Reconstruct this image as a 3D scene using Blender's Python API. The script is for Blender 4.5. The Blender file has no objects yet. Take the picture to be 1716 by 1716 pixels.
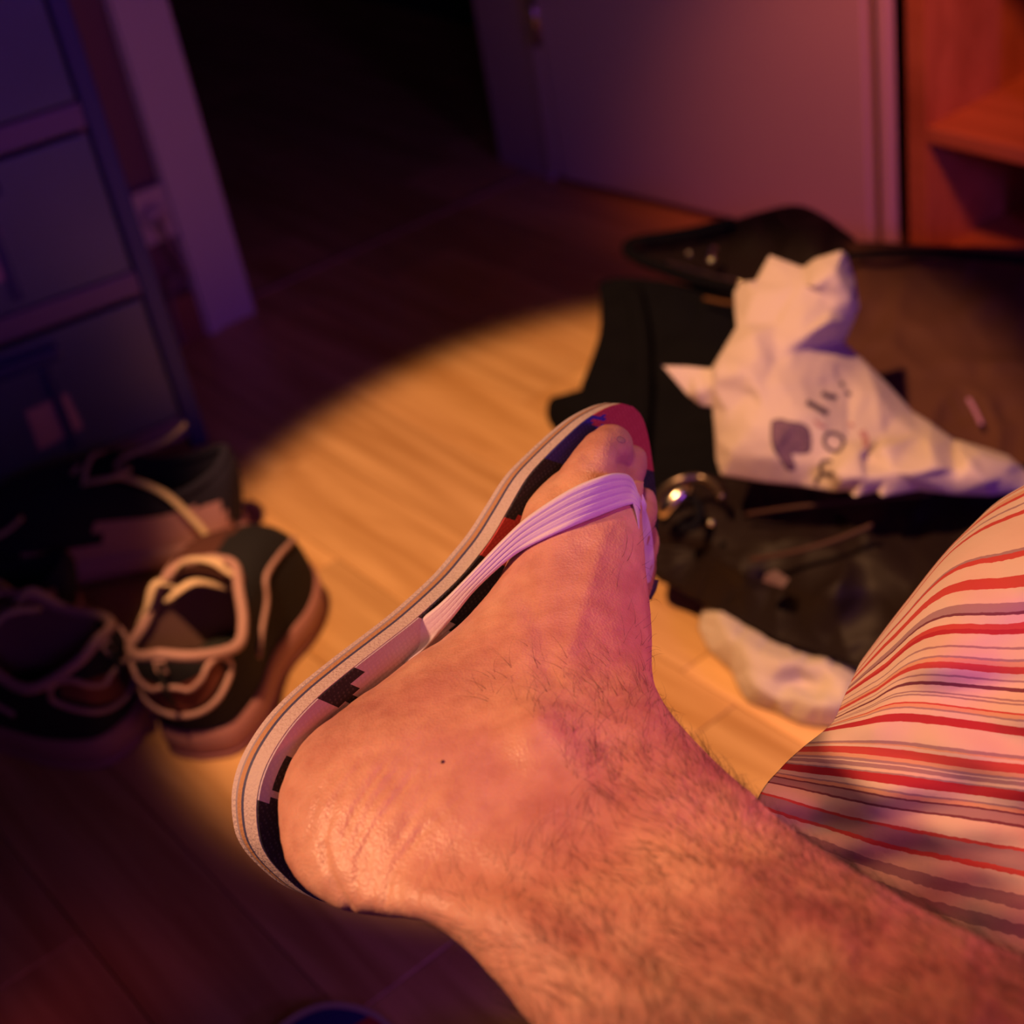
import bpy, bmesh, math, random
from mathutils import Vector, Matrix, noise
from mathutils.bvhtree import BVHTree
from mathutils.geometry import delaunay_2d_cdt
random.seed(7)
SC = bpy.context.scene
COL = SC.collection
PI = math.pi

# ------------------------------------------------------------------ camera
FPX = 2600.0                      # focal length in pixels of the 1716 px frame
TH, RO, CH = math.radians(34), math.radians(11), 0.85
F_ = Vector((0, math.cos(TH), -math.sin(TH)))
R0 = Vector((1, 0, 0)); D0 = Vector((0, -math.sin(TH), -math.cos(TH)))
X_ = R0 * math.cos(RO) + D0 * math.sin(RO)
Y_ = -R0 * math.sin(RO) + D0 * math.cos(RO)
CAM = Vector((0, 0, CH))
cd = bpy.data.cameras.new('camera'); cam = bpy.data.objects.new('camera', cd); COL.objects.link(cam)
m = Matrix.Identity(4)
for i in range(3):
    m[i][0] = X_[i]; m[i][1] = -Y_[i]; m[i][2] = -F_[i]; m[i][3] = CAM[i]
cam.matrix_world = m
cd.sensor_width = 36; cd.sensor_height = 36; cd.lens = 36 * FPX / 1716
cd.clip_start = 0.02
cd.dof.use_dof = True; cd.dof.focus_distance = 0.62; cd.dof.aperture_fstop = 7.5
SC.camera = cam

def ray(px, py): return F_ + X_ * ((px - 858) / FPX) + Y_ * ((py - 858) / FPX)
def P(px, py, d): return CAM + ray(px, py) * d          # point seen at a pixel, at a given distance along the view axis
def FL(px, py, z=0.0):
    r = ray(px, py); return CAM + r * ((z - CH) / r.z)
def proj(p):
    q = p - CAM; d = q.dot(F_); return 858 + FPX * q.dot(X_) / d, 858 + FPX * q.dot(Y_) / d, d

# ------------------------------------------------------------------ world, exposure, lights
SC.view_settings.view_transform = 'Standard'; SC.view_settings.look = 'None'
SC.view_settings.gamma = 1; SC.view_settings.use_curve_mapping = False
SC.view_settings.exposure = 0.0
w = bpy.data.worlds.new('world'); SC.world = w; w.use_nodes = True
w.node_tree.nodes['Background'].inputs[0].default_value = (0.07, 0.035, 0.04, 1)
w.node_tree.nodes['Background'].inputs[1].default_value = 0.11

def light(kind, name, loc, target, energy, color, **k):
    ld = bpy.data.lights.new(name, kind); ld.energy = energy; ld.color = color
    for a, b in k.items(): setattr(ld, a, b)
    o = bpy.data.objects.new(name, ld); COL.objects.link(o); o.location = loc
    o.rotation_euler = (Vector(target) - Vector(loc)).to_track_quat('-Z', 'Y').to_euler()
    return o
# warm reading lamp whose beam makes the pool on the floor
light('SPOT', 'lamp_floor_pool', (-0.32, 0.55, 1.75), (0.075, 1.16, 0), 165, (1.0, 0.47, 0.19),
      spot_size=math.radians(26.5), spot_blend=0.26, shadow_soft_size=0.03)
# added warm spot from the left, brightening the crossed leg and foot
light('SPOT', 'leg_fill_spot', (-0.78, 0.38, 1.10), (0.02, 0.48, 0.42), 48, (1.0, 0.47, 0.23),
      spot_size=math.radians(34), spot_blend=0.5, shadow_soft_size=0.05)
light('SPOT', 'shorts_fill_spot', (0.20, 0.66, 1.40), (0.16, 0.46, 0.38), 14, (1.0, 0.50, 0.25),  # extra warm spot from above, added to brighten the shorts
      spot_size=math.radians(31), spot_blend=0.6, shadow_soft_size=0.06)
# violet light from the right behind the camera, low
light('AREA', 'violet_strip', (0.80, -0.15, 0.66), (-0.1, 0.9, 0.4), 3.2, (0.40, 0.08, 1.0), size=0.2)
light('AREA', 'violet_strip_behind', (0.15, -0.55, 1.00), (-0.05, 0.7, 0.4), 1.2, (0.40, 0.09, 0.9), size=0.25)
# red-orange lamp at the right
light('SPOT', 'red_lamp', (0.42, 1.0, 0.85), (0.52, 1.60, 0.28), 20, (1.0, 0.17, 0.06), spot_size=math.radians(38), spot_blend=.9, shadow_soft_size=.05)
light('SPOT', 'red_flare_spot', (0.75, 0.25, 0.95), (0.14, 0.34, 0.43), 15, (1.0, 0.10, 0.04), spot_size=math.radians(34), spot_blend=.8, shadow_soft_size=.05)  # added red spot, stands in for lens flare on the leg

# ------------------------------------------------------------------ materials
def lin(c): return tuple(((x / 255) / 12.92 if x / 255 <= .04045 else ((x / 255 + .055) / 1.055) ** 2.4) for x in c)
class NT:
    def __init__(s, name):
        s.m = bpy.data.materials.new(name); s.m.use_nodes = True
        s.t = s.m.node_tree; s.b = s.t.nodes['Principled BSDF']
    def n(s, typ, **k):
        x = s.t.nodes.new(typ)
        for a, b in k.items():
            if a in x.inputs: x.inputs[a].default_value = b
            else: setattr(x, a, b)
        return x
    def l(s, a, b): s.t.links.new(a, b)
def mat(name, col, rough=.6, metal=0, bump=0, bscale=200, var=0.0, vscale=8, spec=.4, trans=0, sss=0, sheen=0, coat=0):
    M = NT(name); b = M.b
    b.inputs['Roughness'].default_value = rough; b.inputs['Metallic'].default_value = metal
    b.inputs['Specular IOR Level'].default_value = spec
    b.inputs['Base Color'].default_value = (*col, 1)
    if trans: b.inputs['Transmission Weight'].default_value = trans
    if sheen: b.inputs['Sheen Weight'].default_value = sheen
    if coat: b.inputs['Coat Weight'].default_value = coat
    if sss:
        b.inputs['Subsurface Weight'].default_value = sss
        b.inputs['Subsurface Radius'].default_value = (1, .35, .2); b.inputs['Subsurface Scale'].default_value = .004
    tc = M.n('ShaderNodeTexCoord')
    if var:
        nz = M.n('ShaderNodeTexNoise', Scale=vscale, Detail=4.0); M.l(tc.outputs['Object'], nz.inputs['Vector'])
        mx = M.n('ShaderNodeMix', data_type='RGBA'); M.l(nz.outputs['Fac'], mx.inputs[0])
        mx.inputs[6].default_value = (*[c * (1 - var) for c in col], 1); mx.inputs[7].default_value = (*[min(1, c * (1 + var)) for c in col], 1)
        M.l(mx.outputs[2], b.inputs['Base Color'])
    if bump:
        nz = M.n('ShaderNodeTexNoise', Scale=bscale, Detail=5.0); M.l(tc.outputs['Object'], nz.inputs['Vector'])
        bp = M.n('ShaderNodeBump', Strength=bump, Distance=.002); M.l(nz.outputs['Fac'], bp.inputs['Height']); M.l(bp.outputs['Normal'], b.inputs['Normal'])
    return M.m

def wood_mat(name, c1, c2, adir, rough=.38):
    """grain runs along the world direction adir (floor axes); every board gets its own shade"""
    M = NT(name); b = M.b
    g = M.n('ShaderNodeNewGeometry'); oi = M.n('ShaderNodeObjectInfo')
    mp = M.n('ShaderNodeMapping'); ang = math.atan2(adir[1], adir[0])
    mp.vector_type = 'POINT'; mp.inputs['Rotation'].default_value = (0, 0, -ang)
    M.l(g.outputs['Position'], mp.inputs['Vector'])
    m2 = M.n('ShaderNodeVectorMath', operation='MULTIPLY'); m2.inputs[1].default_value = (1.6, 22, 8)
    M.l(mp.outputs['Vector'], m2.inputs[0])
    off = M.n('ShaderNodeVectorMath', operation='ADD'); sc = M.n('ShaderNodeMath', operation='MULTIPLY'); sc.inputs[1].default_value = 37
    M.l(oi.outputs['Random'], sc.inputs[0]); M.l(m2.outputs[0], off.inputs[0]); M.l(sc.outputs[0], off.inputs[1])
    nz = M.n('ShaderNodeTexNoise', Scale=1.6, Detail=6.0, Roughness=.6, Distortion=.6); M.l(off.outputs[0], nz.inputs['Vector'])
    rp = M.n('ShaderNodeValToRGB'); rp.color_ramp.elements[0].position = .32; rp.color_ramp.elements[1].position = .68
    rp.color_ramp.elements[0].color = (*c1, 1); rp.color_ramp.elements[1].color = (*c2, 1)
    M.l(nz.outputs['Fac'], rp.inputs[0])
    hs = M.n('ShaderNodeHueSaturation'); mr = M.n('ShaderNodeMapRange'); mr.inputs[3].default_value = .78; mr.inputs[4].default_value = 1.12
    M.l(oi.outputs['Random'], mr.inputs[0]); M.l(mr.outputs[0], hs.inputs['Value']); M.l(rp.outputs[0], hs.inputs['Color'])
    M.l(hs.outputs[0], b.inputs['Base Color']); b.inputs['Roughness'].default_value = rough
    bp = M.n('ShaderNodeBump', Strength=.15, Distance=.001); M.l(nz.outputs['Fac'], bp.inputs['Height']); M.l(bp.outputs['Normal'], b.inputs['Normal'])
    return M.m

M_ = {}
AX = Vector((-.547, .837, 0)); BX = Vector((.837, .547, 0))
M_['floor'] = wood_mat('floor_laminate', (.50, .27, .10), (.78, .50, .24), AX)
M_['floor_base'] = mat('floor_joint', (.10, .05, .025), .8)
M_['shelf'] = wood_mat('shelf_wood', (.42, .16, .06), (.60, .26, .11), AX, .45)
M_['paint'] = mat('white_paint', (.62, .58, .60), .5, bump=.05, bscale=60)
M_['door'] = mat('door_paint', (.62, .58, .60), .4, bump=.06, bscale=30, var=.05, vscale=3)
M_['wall'] = mat('dark_wall_paint', (.20, .10, .12), .8, bump=.1, bscale=90)
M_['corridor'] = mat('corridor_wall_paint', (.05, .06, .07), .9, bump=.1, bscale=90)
M_['base'] = mat('baseboard_wood', (.30, .12, .07), .5, var=.2)
M_['plastic'] = mat('white_plastic', (.6, .5, .5), .4)
M_['blk'] = mat('black_nylon', (.0045, .0045, .008), .85, bump=.3, bscale=600, var=.2, spec=.1)
M_['blk2'] = mat('black_leather', (.011, .006, .006), .6, bump=.15, bscale=90, spec=.25)
M_['brown'] = mat('black_fabric_haze_brown', (.085, .030, .018), .85, bump=.4, bscale=300, var=.25, vscale=6)  # black cloth with the flare's brown haze put into its colour
M_['steel'] = mat('polished_steel', (.75, .68, .55), .22, metal=1)
M_['bagw'] = mat('white_thin_fabric', (.60, .52, .52), .75, bump=.12, bscale=120)
M_['print'] = mat('grey_print_ink', (.07, .045, .09), .8)
M_['print2'] = mat('pale_print_ink', (.42, .22, .26), .8)
M_['sock'] = mat('sock_cotton', (.66, .58, .54), .95, bump=.5, bscale=900, sheen=.3)
M_['hair'] = mat('leg_hair', (.022, .010, .009), .6)
M_['mole'] = mat('mole_skin', (.10, .035, .04), .7)
M_['nail'] = mat('toenail', (.72, .45, .38), .3)
M_['rub'] = mat('cream_rubber', (.60, .49, .49), .65, bump=.5, bscale=700)
M_['rub_o'] = mat('orange_rubber', (.50, .27, .14), .65, bump=.3, bscale=700)
M_['rub_b'] = mat('blue_rubber', (.07, .07, .16), .6, bump=.2, bscale=700)
M_['rub_g'] = mat('grey_rubber', (.33, .29, .36), .65, bump=.2, bscale=700)
M_['strap'] = mat('lilac_white_rubber', (.72, .62, .72), .5, bump=.12, bscale=900)
def dots_mat(name, col, dot):
    M = NT(name); tc = M.n('ShaderNodeTexCoord'); v = M.n('ShaderNodeTexVoronoi', Scale=620.0); v.inputs['Randomness'].default_value = .15
    M.l(tc.outputs['Object'], v.inputs['Vector'])
    rp = M.n('ShaderNodeValToRGB'); rp.color_ramp.elements[0].position = .22; rp.color_ramp.elements[1].position = .4
    rp.color_ramp.elements[0].color = (*dot, 1); rp.color_ramp.elements[1].color = (*col, 1)
    M.l(v.outputs['Distance'], rp.inputs[0]); M.l(rp.outputs[0], M.b.inputs['Base Color']); M.b.inputs['Roughness'].default_value = .7
    bp = M.n('ShaderNodeBump', Strength=.5, Distance=.0006); M.l(v.outputs['Distance'], bp.inputs['Height']); M.l(bp.outputs['Normal'], M.b.inputs['Normal'])
    return M.m
M_['fb_black'] = dots_mat('footbed_black', (.012, .010, .022), (.05, .045, .06))
M_['fb_blue'] = dots_mat('footbed_blue', (.030, .022, .25), (.06, .05, .32))
M_['fb_red'] = dots_mat('footbed_red', (.50, .045, .05), (.60, .09, .08))
M_['fb_white'] = dots_mat('footbed_white', (.52, .44, .56), (.56, .48, .60))

def skin_mat():
    M = NT('skin'); b = M.b; g = M.n('ShaderNodeTexCoord')
    n1 = M.n('ShaderNodeTexNoise', Scale=22.0, Detail=3.0); n2 = M.n('ShaderNodeTexNoise', Scale=130.0, Detail=4.0)
    M.l(g.outputs['Object'], n1.inputs['Vector']); M.l(g.outputs['Object'], n2.inputs['Vector'])
    rp = M.n('ShaderNodeValToRGB'); e = rp.color_ramp.elements
    e[0].position = .3; e[0].color = (.52, .22, .19, 1); e[1].position = .72; e[1].color = (.74, .42, .30, 1)
    M.l(n1.outputs['Fac'], rp.inputs[0])
    mx = M.n('ShaderNodeMix', data_type='RGBA', blend_type='MULTIPLY'); mx.inputs[0].default_value = .35
    r2 = M.n('ShaderNodeValToRGB'); r2.color_ramp.elements[0].color = (.62, .45, .42, 1); r2.color_ramp.elements[1].color = (1, 1, 1, 1)
    r2.color_ramp.elements[0].position = .3; r2.color_ramp.elements[1].position = .6
    M.l(n2.outputs['Fac'], r2.inputs[0]); M.l(rp.outputs[0], mx.inputs[6]); M.l(r2.outputs[0], mx.inputs[7])
    M.l(mx.outputs[2], b.inputs['Base Color'])
    b.inputs['Subsurface Weight'].default_value = .22; b.inputs['Subsurface Radius'].default_value = (1, .3, .15); b.inputs['Subsurface Scale'].default_value = .004
    b.inputs['Roughness'].default_value = .40; b.inputs['Specular IOR Level'].default_value = .45
    v = M.n('ShaderNodeTexVoronoi', Scale=900.0); n3 = M.n('ShaderNodeTexNoise', Scale=420.0, Detail=4.0)
    M.l(g.outputs['Object'], v.inputs['Vector']); M.l(g.outputs['Object'], n3.inputs['Vector'])
    ad = M.n('ShaderNodeMath', operation='ADD'); M.l(v.outputs['Distance'], ad.inputs[0]); M.l(n3.outputs['Fac'], ad.inputs[1])
    bp = M.n('ShaderNodeBump', Strength=.3, Distance=.0006); M.l(ad.outputs[0], bp.inputs['Height']); M.l(bp.outputs['Normal'], b.inputs['Normal'])
    return M.m
M_['skin'] = skin_mat()

# ------------------------------------------------------------------ helpers
def finish(name, bm, m_, parent=None, smooth=True, recalc=True):
    if recalc: bmesh.ops.recalc_face_normals(bm, faces=bm.faces)
    me = bpy.data.meshes.new(name); bm.to_mesh(me); bm.free()
    for mm in (m_ if isinstance(m_, (list, tuple)) else [m_]): me.materials.append(mm)
    if smooth:
        for p in me.polygons: p.use_smooth = True
    o = bpy.data.objects.new(name, me); COL.objects.link(o)
    if parent is not None: o.parent = parent; o.matrix_parent_inverse = parent.matrix_basis.inverted()
    return o
def tag(o, label, cat, group=None):
    o['label'] = label; o['category'] = cat
    if group: o['group'] = group
    return o
def thing(name, label, cat, loc=(0, 0, 0), group=None, rz=0):
    o = bpy.data.objects.new(name, None); COL.objects.link(o); o.location = loc; o.rotation_euler = (0, 0, rz); o.empty_display_size = .03
    return tag(o, label, cat, group)
def struct(o): o['kind'] = 'structure'; return o

def prism(bm, pts, up):
    """pts: polygon corners (Vectors), extruded by vector up"""
    a = [bm.verts.new(p) for p in pts]; b = [bm.verts.new(p + up) for p in pts]; n = len(pts)
    bm.faces.new(a); bm.faces.new(b[::-1])
    for i in range(n): bm.faces.new((a[i], a[(i + 1) % n], b[(i + 1) % n], b[i]))
def obox(bm, o, u, v, w_, bev=0):
    """box from corner o with edge vectors u, v, w_"""
    b2 = bmesh.new(); prism(b2, [o, o + u, o + u + v, o + v], w_)
    bmesh.ops.recalc_face_normals(b2, faces=b2.faces)
    if bev: bmesh.ops.bevel(b2, geom=b2.edges[:], offset=bev, segments=2, affect='EDGES', profile=.6)
    t = bpy.data.meshes.new('t'); b2.to_mesh(t); b2.free(); bm.from_mesh(t); bpy.data.meshes.remove(t)
def cr(pts, n):
    """Catmull-Rom through tuples/lists of floats, n samples per span"""
    out = []; k = len(pts)
    for i in range(k - 1):
        p0, p1, p2, p3 = pts[max(i - 1, 0)], pts[i], pts[i + 1], pts[min(i + 2, k - 1)]
        for j in range(n):
            t = j / n; t2 = t * t; t3 = t2 * t
            out.append(tuple(.5 * (2 * b + (c - a) * t + (2 * a - 5 * b + 4 * c - d) * t2 + (3 * b - a - 3 * c + d) * t3) for a, b, c, d in zip(p0, p1, p2, p3)))
    out.append(tuple(pts[-1])); return out
def tube(bm, pts, rad, n=8, flat=1.0, closed=False, flatdir=None):
    """tube along world points; rad is a number or a function of 0..1; flat squashes it along flatdir"""
    pts = [Vector(p) for p in pts]; k = len(pts); rings = []
    for i, p in enumerate(pts):
        if closed: t = pts[(i + 1) % k] - pts[i - 1]
        else: t = pts[min(i + 1, k - 1)] - pts[max(i - 1, 0)]
        t.normalize(); up = flatdir or Vector((0, 0, 1))
        if abs(t.dot(up)) > .97: up = Vector((1, 0, 0))
        a = t.cross(up).normalized(); b = a.cross(t).normalized()
        r = rad(i / (k - 1)) if callable(rad) else rad
        rings.append([bm.verts.new(p + a * (math.cos(q) * r) + b * (math.sin(q) * r * flat)) for q in [2 * PI * j / n for j in range(n)]])
    for i in range(k if closed else k - 1):
        A, B = rings[i], rings[(i + 1) % k]
        for j in range(n): bm.faces.new((A[j], A[(j + 1) % n], B[(j + 1) % n], B[j]))
    if not closed: bm.faces.new(rings[0]); bm.faces.new(rings[-1][::-1])
def stitch(bm, rings, cap=True):
    n = len(rings[0])
    for A, B in zip(rings, rings[1:]):
        for j in range(n): bm.faces.new((A[j], A[(j + 1) % n], B[(j + 1) % n], B[j]))
    if cap: bm.faces.new(rings[0]); bm.faces.new(rings[-1][::-1])

# relief body: a soft thing given by its contour and creases, each with its own distance, closed by a real back
def inpoly(x, y, poly):
    c = False; j = len(poly) - 1
    for i in range(len(poly)):
        if (poly[i][1] > y) != (poly[j][1] > y) and x < (poly[j][0] - poly[i][0]) * (y - poly[i][1]) / (poly[j][1] - poly[i][1]) + poly[i][0]: c = not c
        j = i
    return c
def soft(name, outline, interior, m_, parent=None, back=.04, sub=3, sm=2, wr=0.0, wrs=20, bulge=0.0, fill=0, smooth=True, rnd=None):
    out = [tuple(p) for p in outline]
    if rnd: out = cr(out + [out[0]], rnd)[:-1]
    pts = out + [tuple(p) for p in interior]
    n = len(out)
    if fill:
        xs = [p[0] for p in out]; ys = [p[1] for p in out]
        def idw(x, y, S):
            a = b = 0
            for q in S:
                w2 = 1 / ((q[0] - x) ** 2 + (q[1] - y) ** 2 + 20) ** 1.3; a += w2 * q[2]; b += w2
            return a / b
        S = list(pts); x = min(xs) + fill / 2
        while x < max(xs):
            y = min(ys) + fill / 2
            while y < max(ys):
                xx = x + random.uniform(-.2, .2) * fill; yy = y + random.uniform(-.2, .2) * fill
                if inpoly(xx, yy, out) and min((q[0] - xx) ** 2 + (q[1] - yy) ** 2 for q in S) > (fill * .45) ** 2:
                    e = min(((q[0] - xx) ** 2 + (q[1] - yy) ** 2) ** .5 for q in out)
                    pts.append((xx, yy, idw(xx, yy, S) - bulge * min(1, (e / 90)) ** .5))
                y += fill
            x += fill
    V, E, Fc, *_ = delaunay_2d_cdt([Vector((p[0], p[1])) for p in pts], [(i, (i + 1) % n) for i in range(n)], [], 1, 1e-4)
    dep = []
    for v in V:
        k = min(range(len(pts)), key=lambda i: (pts[i][0] - v.x) ** 2 + (pts[i][1] - v.y) ** 2); dep.append(pts[k][2])
    bm = bmesh.new(); vs = [bm.verts.new((v.x, v.y, d * 1000)) for v, d in zip(V, dep)]
    for f in Fc: bm.faces.new([vs[i] for i in f])
    for f in list(bm.faces):
        if not inpoly(*f.calc_center_median().xy, out): bm.faces.remove(f)
    for v in list(bm.verts):
        if not v.link_faces: bm.verts.remove(v)
    for k in range(sub):
        bmesh.ops.subdivide_edges(bm, edges=bm.edges[:], cuts=1, use_grid_fill=True)
        for q in range(sm):
            nz = {v: sum(e.other_vert(v).co.z for e in v.link_edges) / len(v.link_edges) for v in bm.verts if not v.is_boundary}
            for v, z in nz.items(): v.co.z += (z - v.co.z) * .5
    bm.verts.ensure_lookup_table()
    bnd = [v for v in bm.verts if v.is_boundary]
    # distance to the contour by spreading over the mesh
    import heapq
    dist = {v: 0.0 for v in bnd}; hq = [(0.0, v.index, v) for v in bnd]; bm.verts.index_update(); heapq.heapify(hq)
    while hq:
        d, _, v = heapq.heappop(hq)
        if d > dist.get(v, 1e9): continue
        for e in v.link_edges:
            o2 = e.other_vert(v); nd = d + (o2.co.xy - v.co.xy).length
            if nd < dist.get(o2, 1e9) - 1e-6: dist[o2] = nd; heapq.heappush(hq, (nd, o2.index, o2))
    mx = max(dist.values()) or 1
    front = bm.verts[:]; faces = bm.faces[:]
    info = {}
    for v in front:
        d = v.co.z / 1000; e = min(1, dist[v] / (mx * .6)) ** .5
        info[v] = (v.co.x, v.co.y, d, e)
    nb = {}
    for v in front:
        x, y, d, e = info[v]
        nb[v] = v if dist[v] == 0 else bm.verts.new(P(x, y, d + back * e))
        if wr and dist[v] > 0:
            p = Vector((x / wrs / 10, y / wrs / 10, 3.1)); r = 1 - abs(noise.noise(p) * 2)
            d -= wr * (r ** 3 + .5 * noise.noise(p * 2.7)) * e
        v.co = P(x, y, d)
    for f in faces:
        vv = [nb[v] for v in f.verts][::-1]
        try: bm.faces.new(vv)
        except ValueError: pass
    return finish(name, bm, m_, parent, smooth)

# ================================================================== THE ROOM
W0 = FL(422, 520); W1 = FL(915, 300)           # foot of the door posts
W0.z = W1.z = 0
UP = Vector((0, 0, 1))
dw = (W1 - W0).normalized(); dn = Vector((-dw.y, dw.x, 0))   # along the wall / into the corridor
fb = bmesh.new(); obox(fb, Vector((-2.4, -1.2, -.05)), Vector((5, 0, 0)), Vector((0, 6, 0)), Vector((0, 0, .046)))
floor = struct(finish('floor', fb, M_['floor_base'], smooth=False))
# laminate boards, laid in the direction of the seams, staggered
bw = .0995; off = (FL(52, 1461)).dot(BX)
blen = .62; cache = {}
def board_mesh(L, Wd):
    k = (round(L, 3), round(Wd, 3))
    if k not in cache:
        bm = bmesh.new(); obox(bm, Vector((0, 0, -.004)), AX * L, BX * Wd, UP * .004)
        es = [e for e in bm.edges if all(abs(v.co.z) < 1e-6 for v in e.verts)]
        bmesh.ops.bevel(bm, geom=es, offset=.0009, segments=1, affect='EDGES')
        me = bpy.data.meshes.new('plank'); bm.to_mesh(me); bm.free(); me.materials.append(M_['floor']); cache[k] = me
    return cache[k]
cnt = 0
for i in range(-10, 22):
    o0 = off + i * bw; sh = random.uniform(0, blen)
    for j in range(-3, 7):
        a0 = j * blen + sh
        c = BX * (o0 + bw / 2) + AX * (a0 + blen / 2)
        x, y, d = proj(c)
        if d < .2 or not (-900 < x < 3300 and -450 < y < 3400): continue
        if c.y > 4.3 or c.y < -.3: continue
        o = bpy.data.objects.new('plank', board_mesh(blen - .0008, bw - .0008)); COL.objects.link(o)
        o.location = BX * (o0 + .0004) + AX * (a0 + .0004); o.parent = floor; cnt += 1
# door wall: left piece, piece over/right of the opening
T = .10
pw = .072
bm = bmesh.new(); obox(bm, W0 - dw * (pw + 1.6), dw * 1.6, dn * T, UP * 2.4)
struct(finish('wall_left', bm, M_['wall'], smooth=False))
bm = bmesh.new(); obox(bm, W1 + dw * .07, dw * 1.0, dn * T, UP * 2.4)
struct(finish('wall_back', bm, M_['wall'], smooth=False))
def casing(name, base, wd, dirn):
    e = bmesh.new()
    obox(e, base - dn * .012, dirn * wd, dn * (T + .024), UP * 2.1, .002)
    o = struct(finish(name, e, M_['paint'], smooth=False))
    e = bmesh.new(); obox(e, base - dn * .019 + dirn * (wd * .72), dirn * (wd * .24), dn * .008, UP * 2.1, .002)
    finish('casing_rib', e, M_['paint'], o, smooth=False)
    return o
casing('trim_1', W0, pw, -dw)
casing('trim_2', W1, .05, dw)
# threshold strip
bm = bmesh.new(); obox(bm, W0 + UP * .0002 + dn * .03, dw * (W1 - W0).length, dn * .012, UP * .003, .0008)
struct(finish('trim_3', bm, mat('threshold_strip', (.42, .25, .18), .5), smooth=False))
# baseboard of the left wall
bm = bmesh.new(); obox(bm, W0 - dw * (pw + 1.5) - dn * .014, dw * 1.5, dn * .014, UP * .062, .002)
struct(finish('baseboard_left', bm, M_['base'], smooth=False))
# corridor behind the door
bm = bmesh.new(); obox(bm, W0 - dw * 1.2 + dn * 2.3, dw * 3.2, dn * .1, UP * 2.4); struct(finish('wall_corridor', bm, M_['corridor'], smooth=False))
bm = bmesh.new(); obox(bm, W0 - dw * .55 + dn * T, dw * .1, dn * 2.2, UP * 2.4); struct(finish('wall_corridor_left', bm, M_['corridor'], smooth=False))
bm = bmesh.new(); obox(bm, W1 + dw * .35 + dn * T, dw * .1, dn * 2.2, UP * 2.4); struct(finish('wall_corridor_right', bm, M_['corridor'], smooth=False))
# a dark cupboard in the corridor, hardly seen
cb = thing('cupboard', 'nearly black low cupboard in the unlit corridor beyond the doorway', 'cupboard', W0 + dn * .62 - dw * .40)
q = W0 + dn * .62 - dw * .40
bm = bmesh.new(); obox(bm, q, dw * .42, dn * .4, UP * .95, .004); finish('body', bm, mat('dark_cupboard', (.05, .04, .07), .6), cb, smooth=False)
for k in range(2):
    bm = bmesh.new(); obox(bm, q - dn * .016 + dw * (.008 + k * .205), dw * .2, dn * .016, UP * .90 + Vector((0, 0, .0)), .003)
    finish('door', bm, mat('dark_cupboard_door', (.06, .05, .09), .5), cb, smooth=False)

# open door leaf
E0 = FL(945, 312); E1 = FL(1457, 436); E0.z = E1.z = 0
dl = (E1 - E0).normalized(); dln = Vector((dl.y, -dl.x, 0))      # away from the camera side
if dln.dot(E0 - CAM) < 0: dln = -dln
bm = bmesh.new(); obox(bm, E0 + UP * .012, dl * (E1 - E0).length, dln * .028, UP * 2.0, .002)
door = struct(finish('door_1', bm, M_['door'], smooth=False))
bm = bmesh.new(); obox(bm, E0 - dl * .030 + UP * .012 + dln * .002, dl * .026, dln * .026, UP * 2.0, .003)
finish('hinge_stile', bm, M_['paint'], door, smooth=False)
for z in (.2, 1.0, 1.8):
    bm = bmesh.new(); tube(bm, [E0 - dl * .003 + UP * z - dln * .004, E0 - dl * .003 + UP * (z + .07) - dln * .004], .005, 10); finish('hinge', bm, M_['steel'], door)
bm = bmesh.new(); hc = E0 + dl * ((E1 - E0).length - .055) + UP * 1.0
tube(bm, [hc, hc - dln * .05, hc - dln * .055 - dl * .02, hc - dln * .055 - dl * .11], .009, 10); finish('door_handle', bm, M_['steel'], door)
# narrow strip of door frame and wall beside it
bm = bmesh.new(); s0 = FL(1460, 437); s0.z = 0
obox(bm, s0 + dl * .012 + dln * .004, dln * .016 + dl * .002, dl * .012, UP * 2.1, .002)
struct(finish('trim_4', bm, M_['paint'], smooth=False))
bm = bmesh.new(); r0 = FL(1480, 430); r0.z = 0
obox(bm, r0 + BX * .30 + AX * .35, -AX * 1.9, BX * .1, UP * 2.4); struct(finish('wall_right', bm, mat('wall_right_paint', (.42, .20, .16), .8, bump=.1, bscale=80), smooth=False))

# ------------------------------------------------------------------ bookshelf at the right
Q = FL(1524, 446); Q.z = 0
dS = -AX; dB = BX
bs = thing('bookshelf', 'reddish wooden open bookshelf at the upper right edge behind the black luggage', 'bookshelf', Q)
SL, SD, SH = .85, .22, 1.9; tk = .026
def bpart(name, o, u, v, w2, mm='shelf'):
    b = bmesh.new(); obox(b, o, u, v, w2, .0015); return finish(name, b, M_[mm], bs, smooth=False)
bpart('side_panel', Q, dS * tk, dB * SD, UP * SH)
bpart('side_panel', Q + dS * (SL - tk), dS * tk, dB * SD, UP * SH)
bpart('back_panel', Q + dB * SD, dS * SL, dB * .006, UP * SH)
for z in (.0, .157, .42, .74, 1.06, 1.38, 1.86):
    bpart('shelf_board', Q + dS * (tk + .0005) + UP * z, dS * (SL - 2 * tk - .001), dB * (SD - .001), UP * .018)
bpart('divider', Q + dS * .125 + dB * .09 + UP * .019, dS * .016, dB * .125, UP * .137)
# a folder standing in the shelf over the first board
t = thing('box_file', 'dark box file standing on the low board of the reddish bookshelf', 'box file', Q + dS * .2 + dB * .08 + UP * .1185)
b = bmesh.new(); obox(b, Q + dS * .135 + dB * .07 + UP * .176, dS * .08, dB * .14, UP * .22, .003); finish('box_body', b, mat('dark_card', (.10, .03, .03), .7), t, smooth=False)
b = bmesh.new(); obox(b, Q + dS * .16 + dB * .0685 + UP * .29, dS * .03, dB * .0012, UP * .07, .0004); finish('spine_label', b, mat('brown_card', (.25, .1, .06), .7), t, smooth=False)

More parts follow.
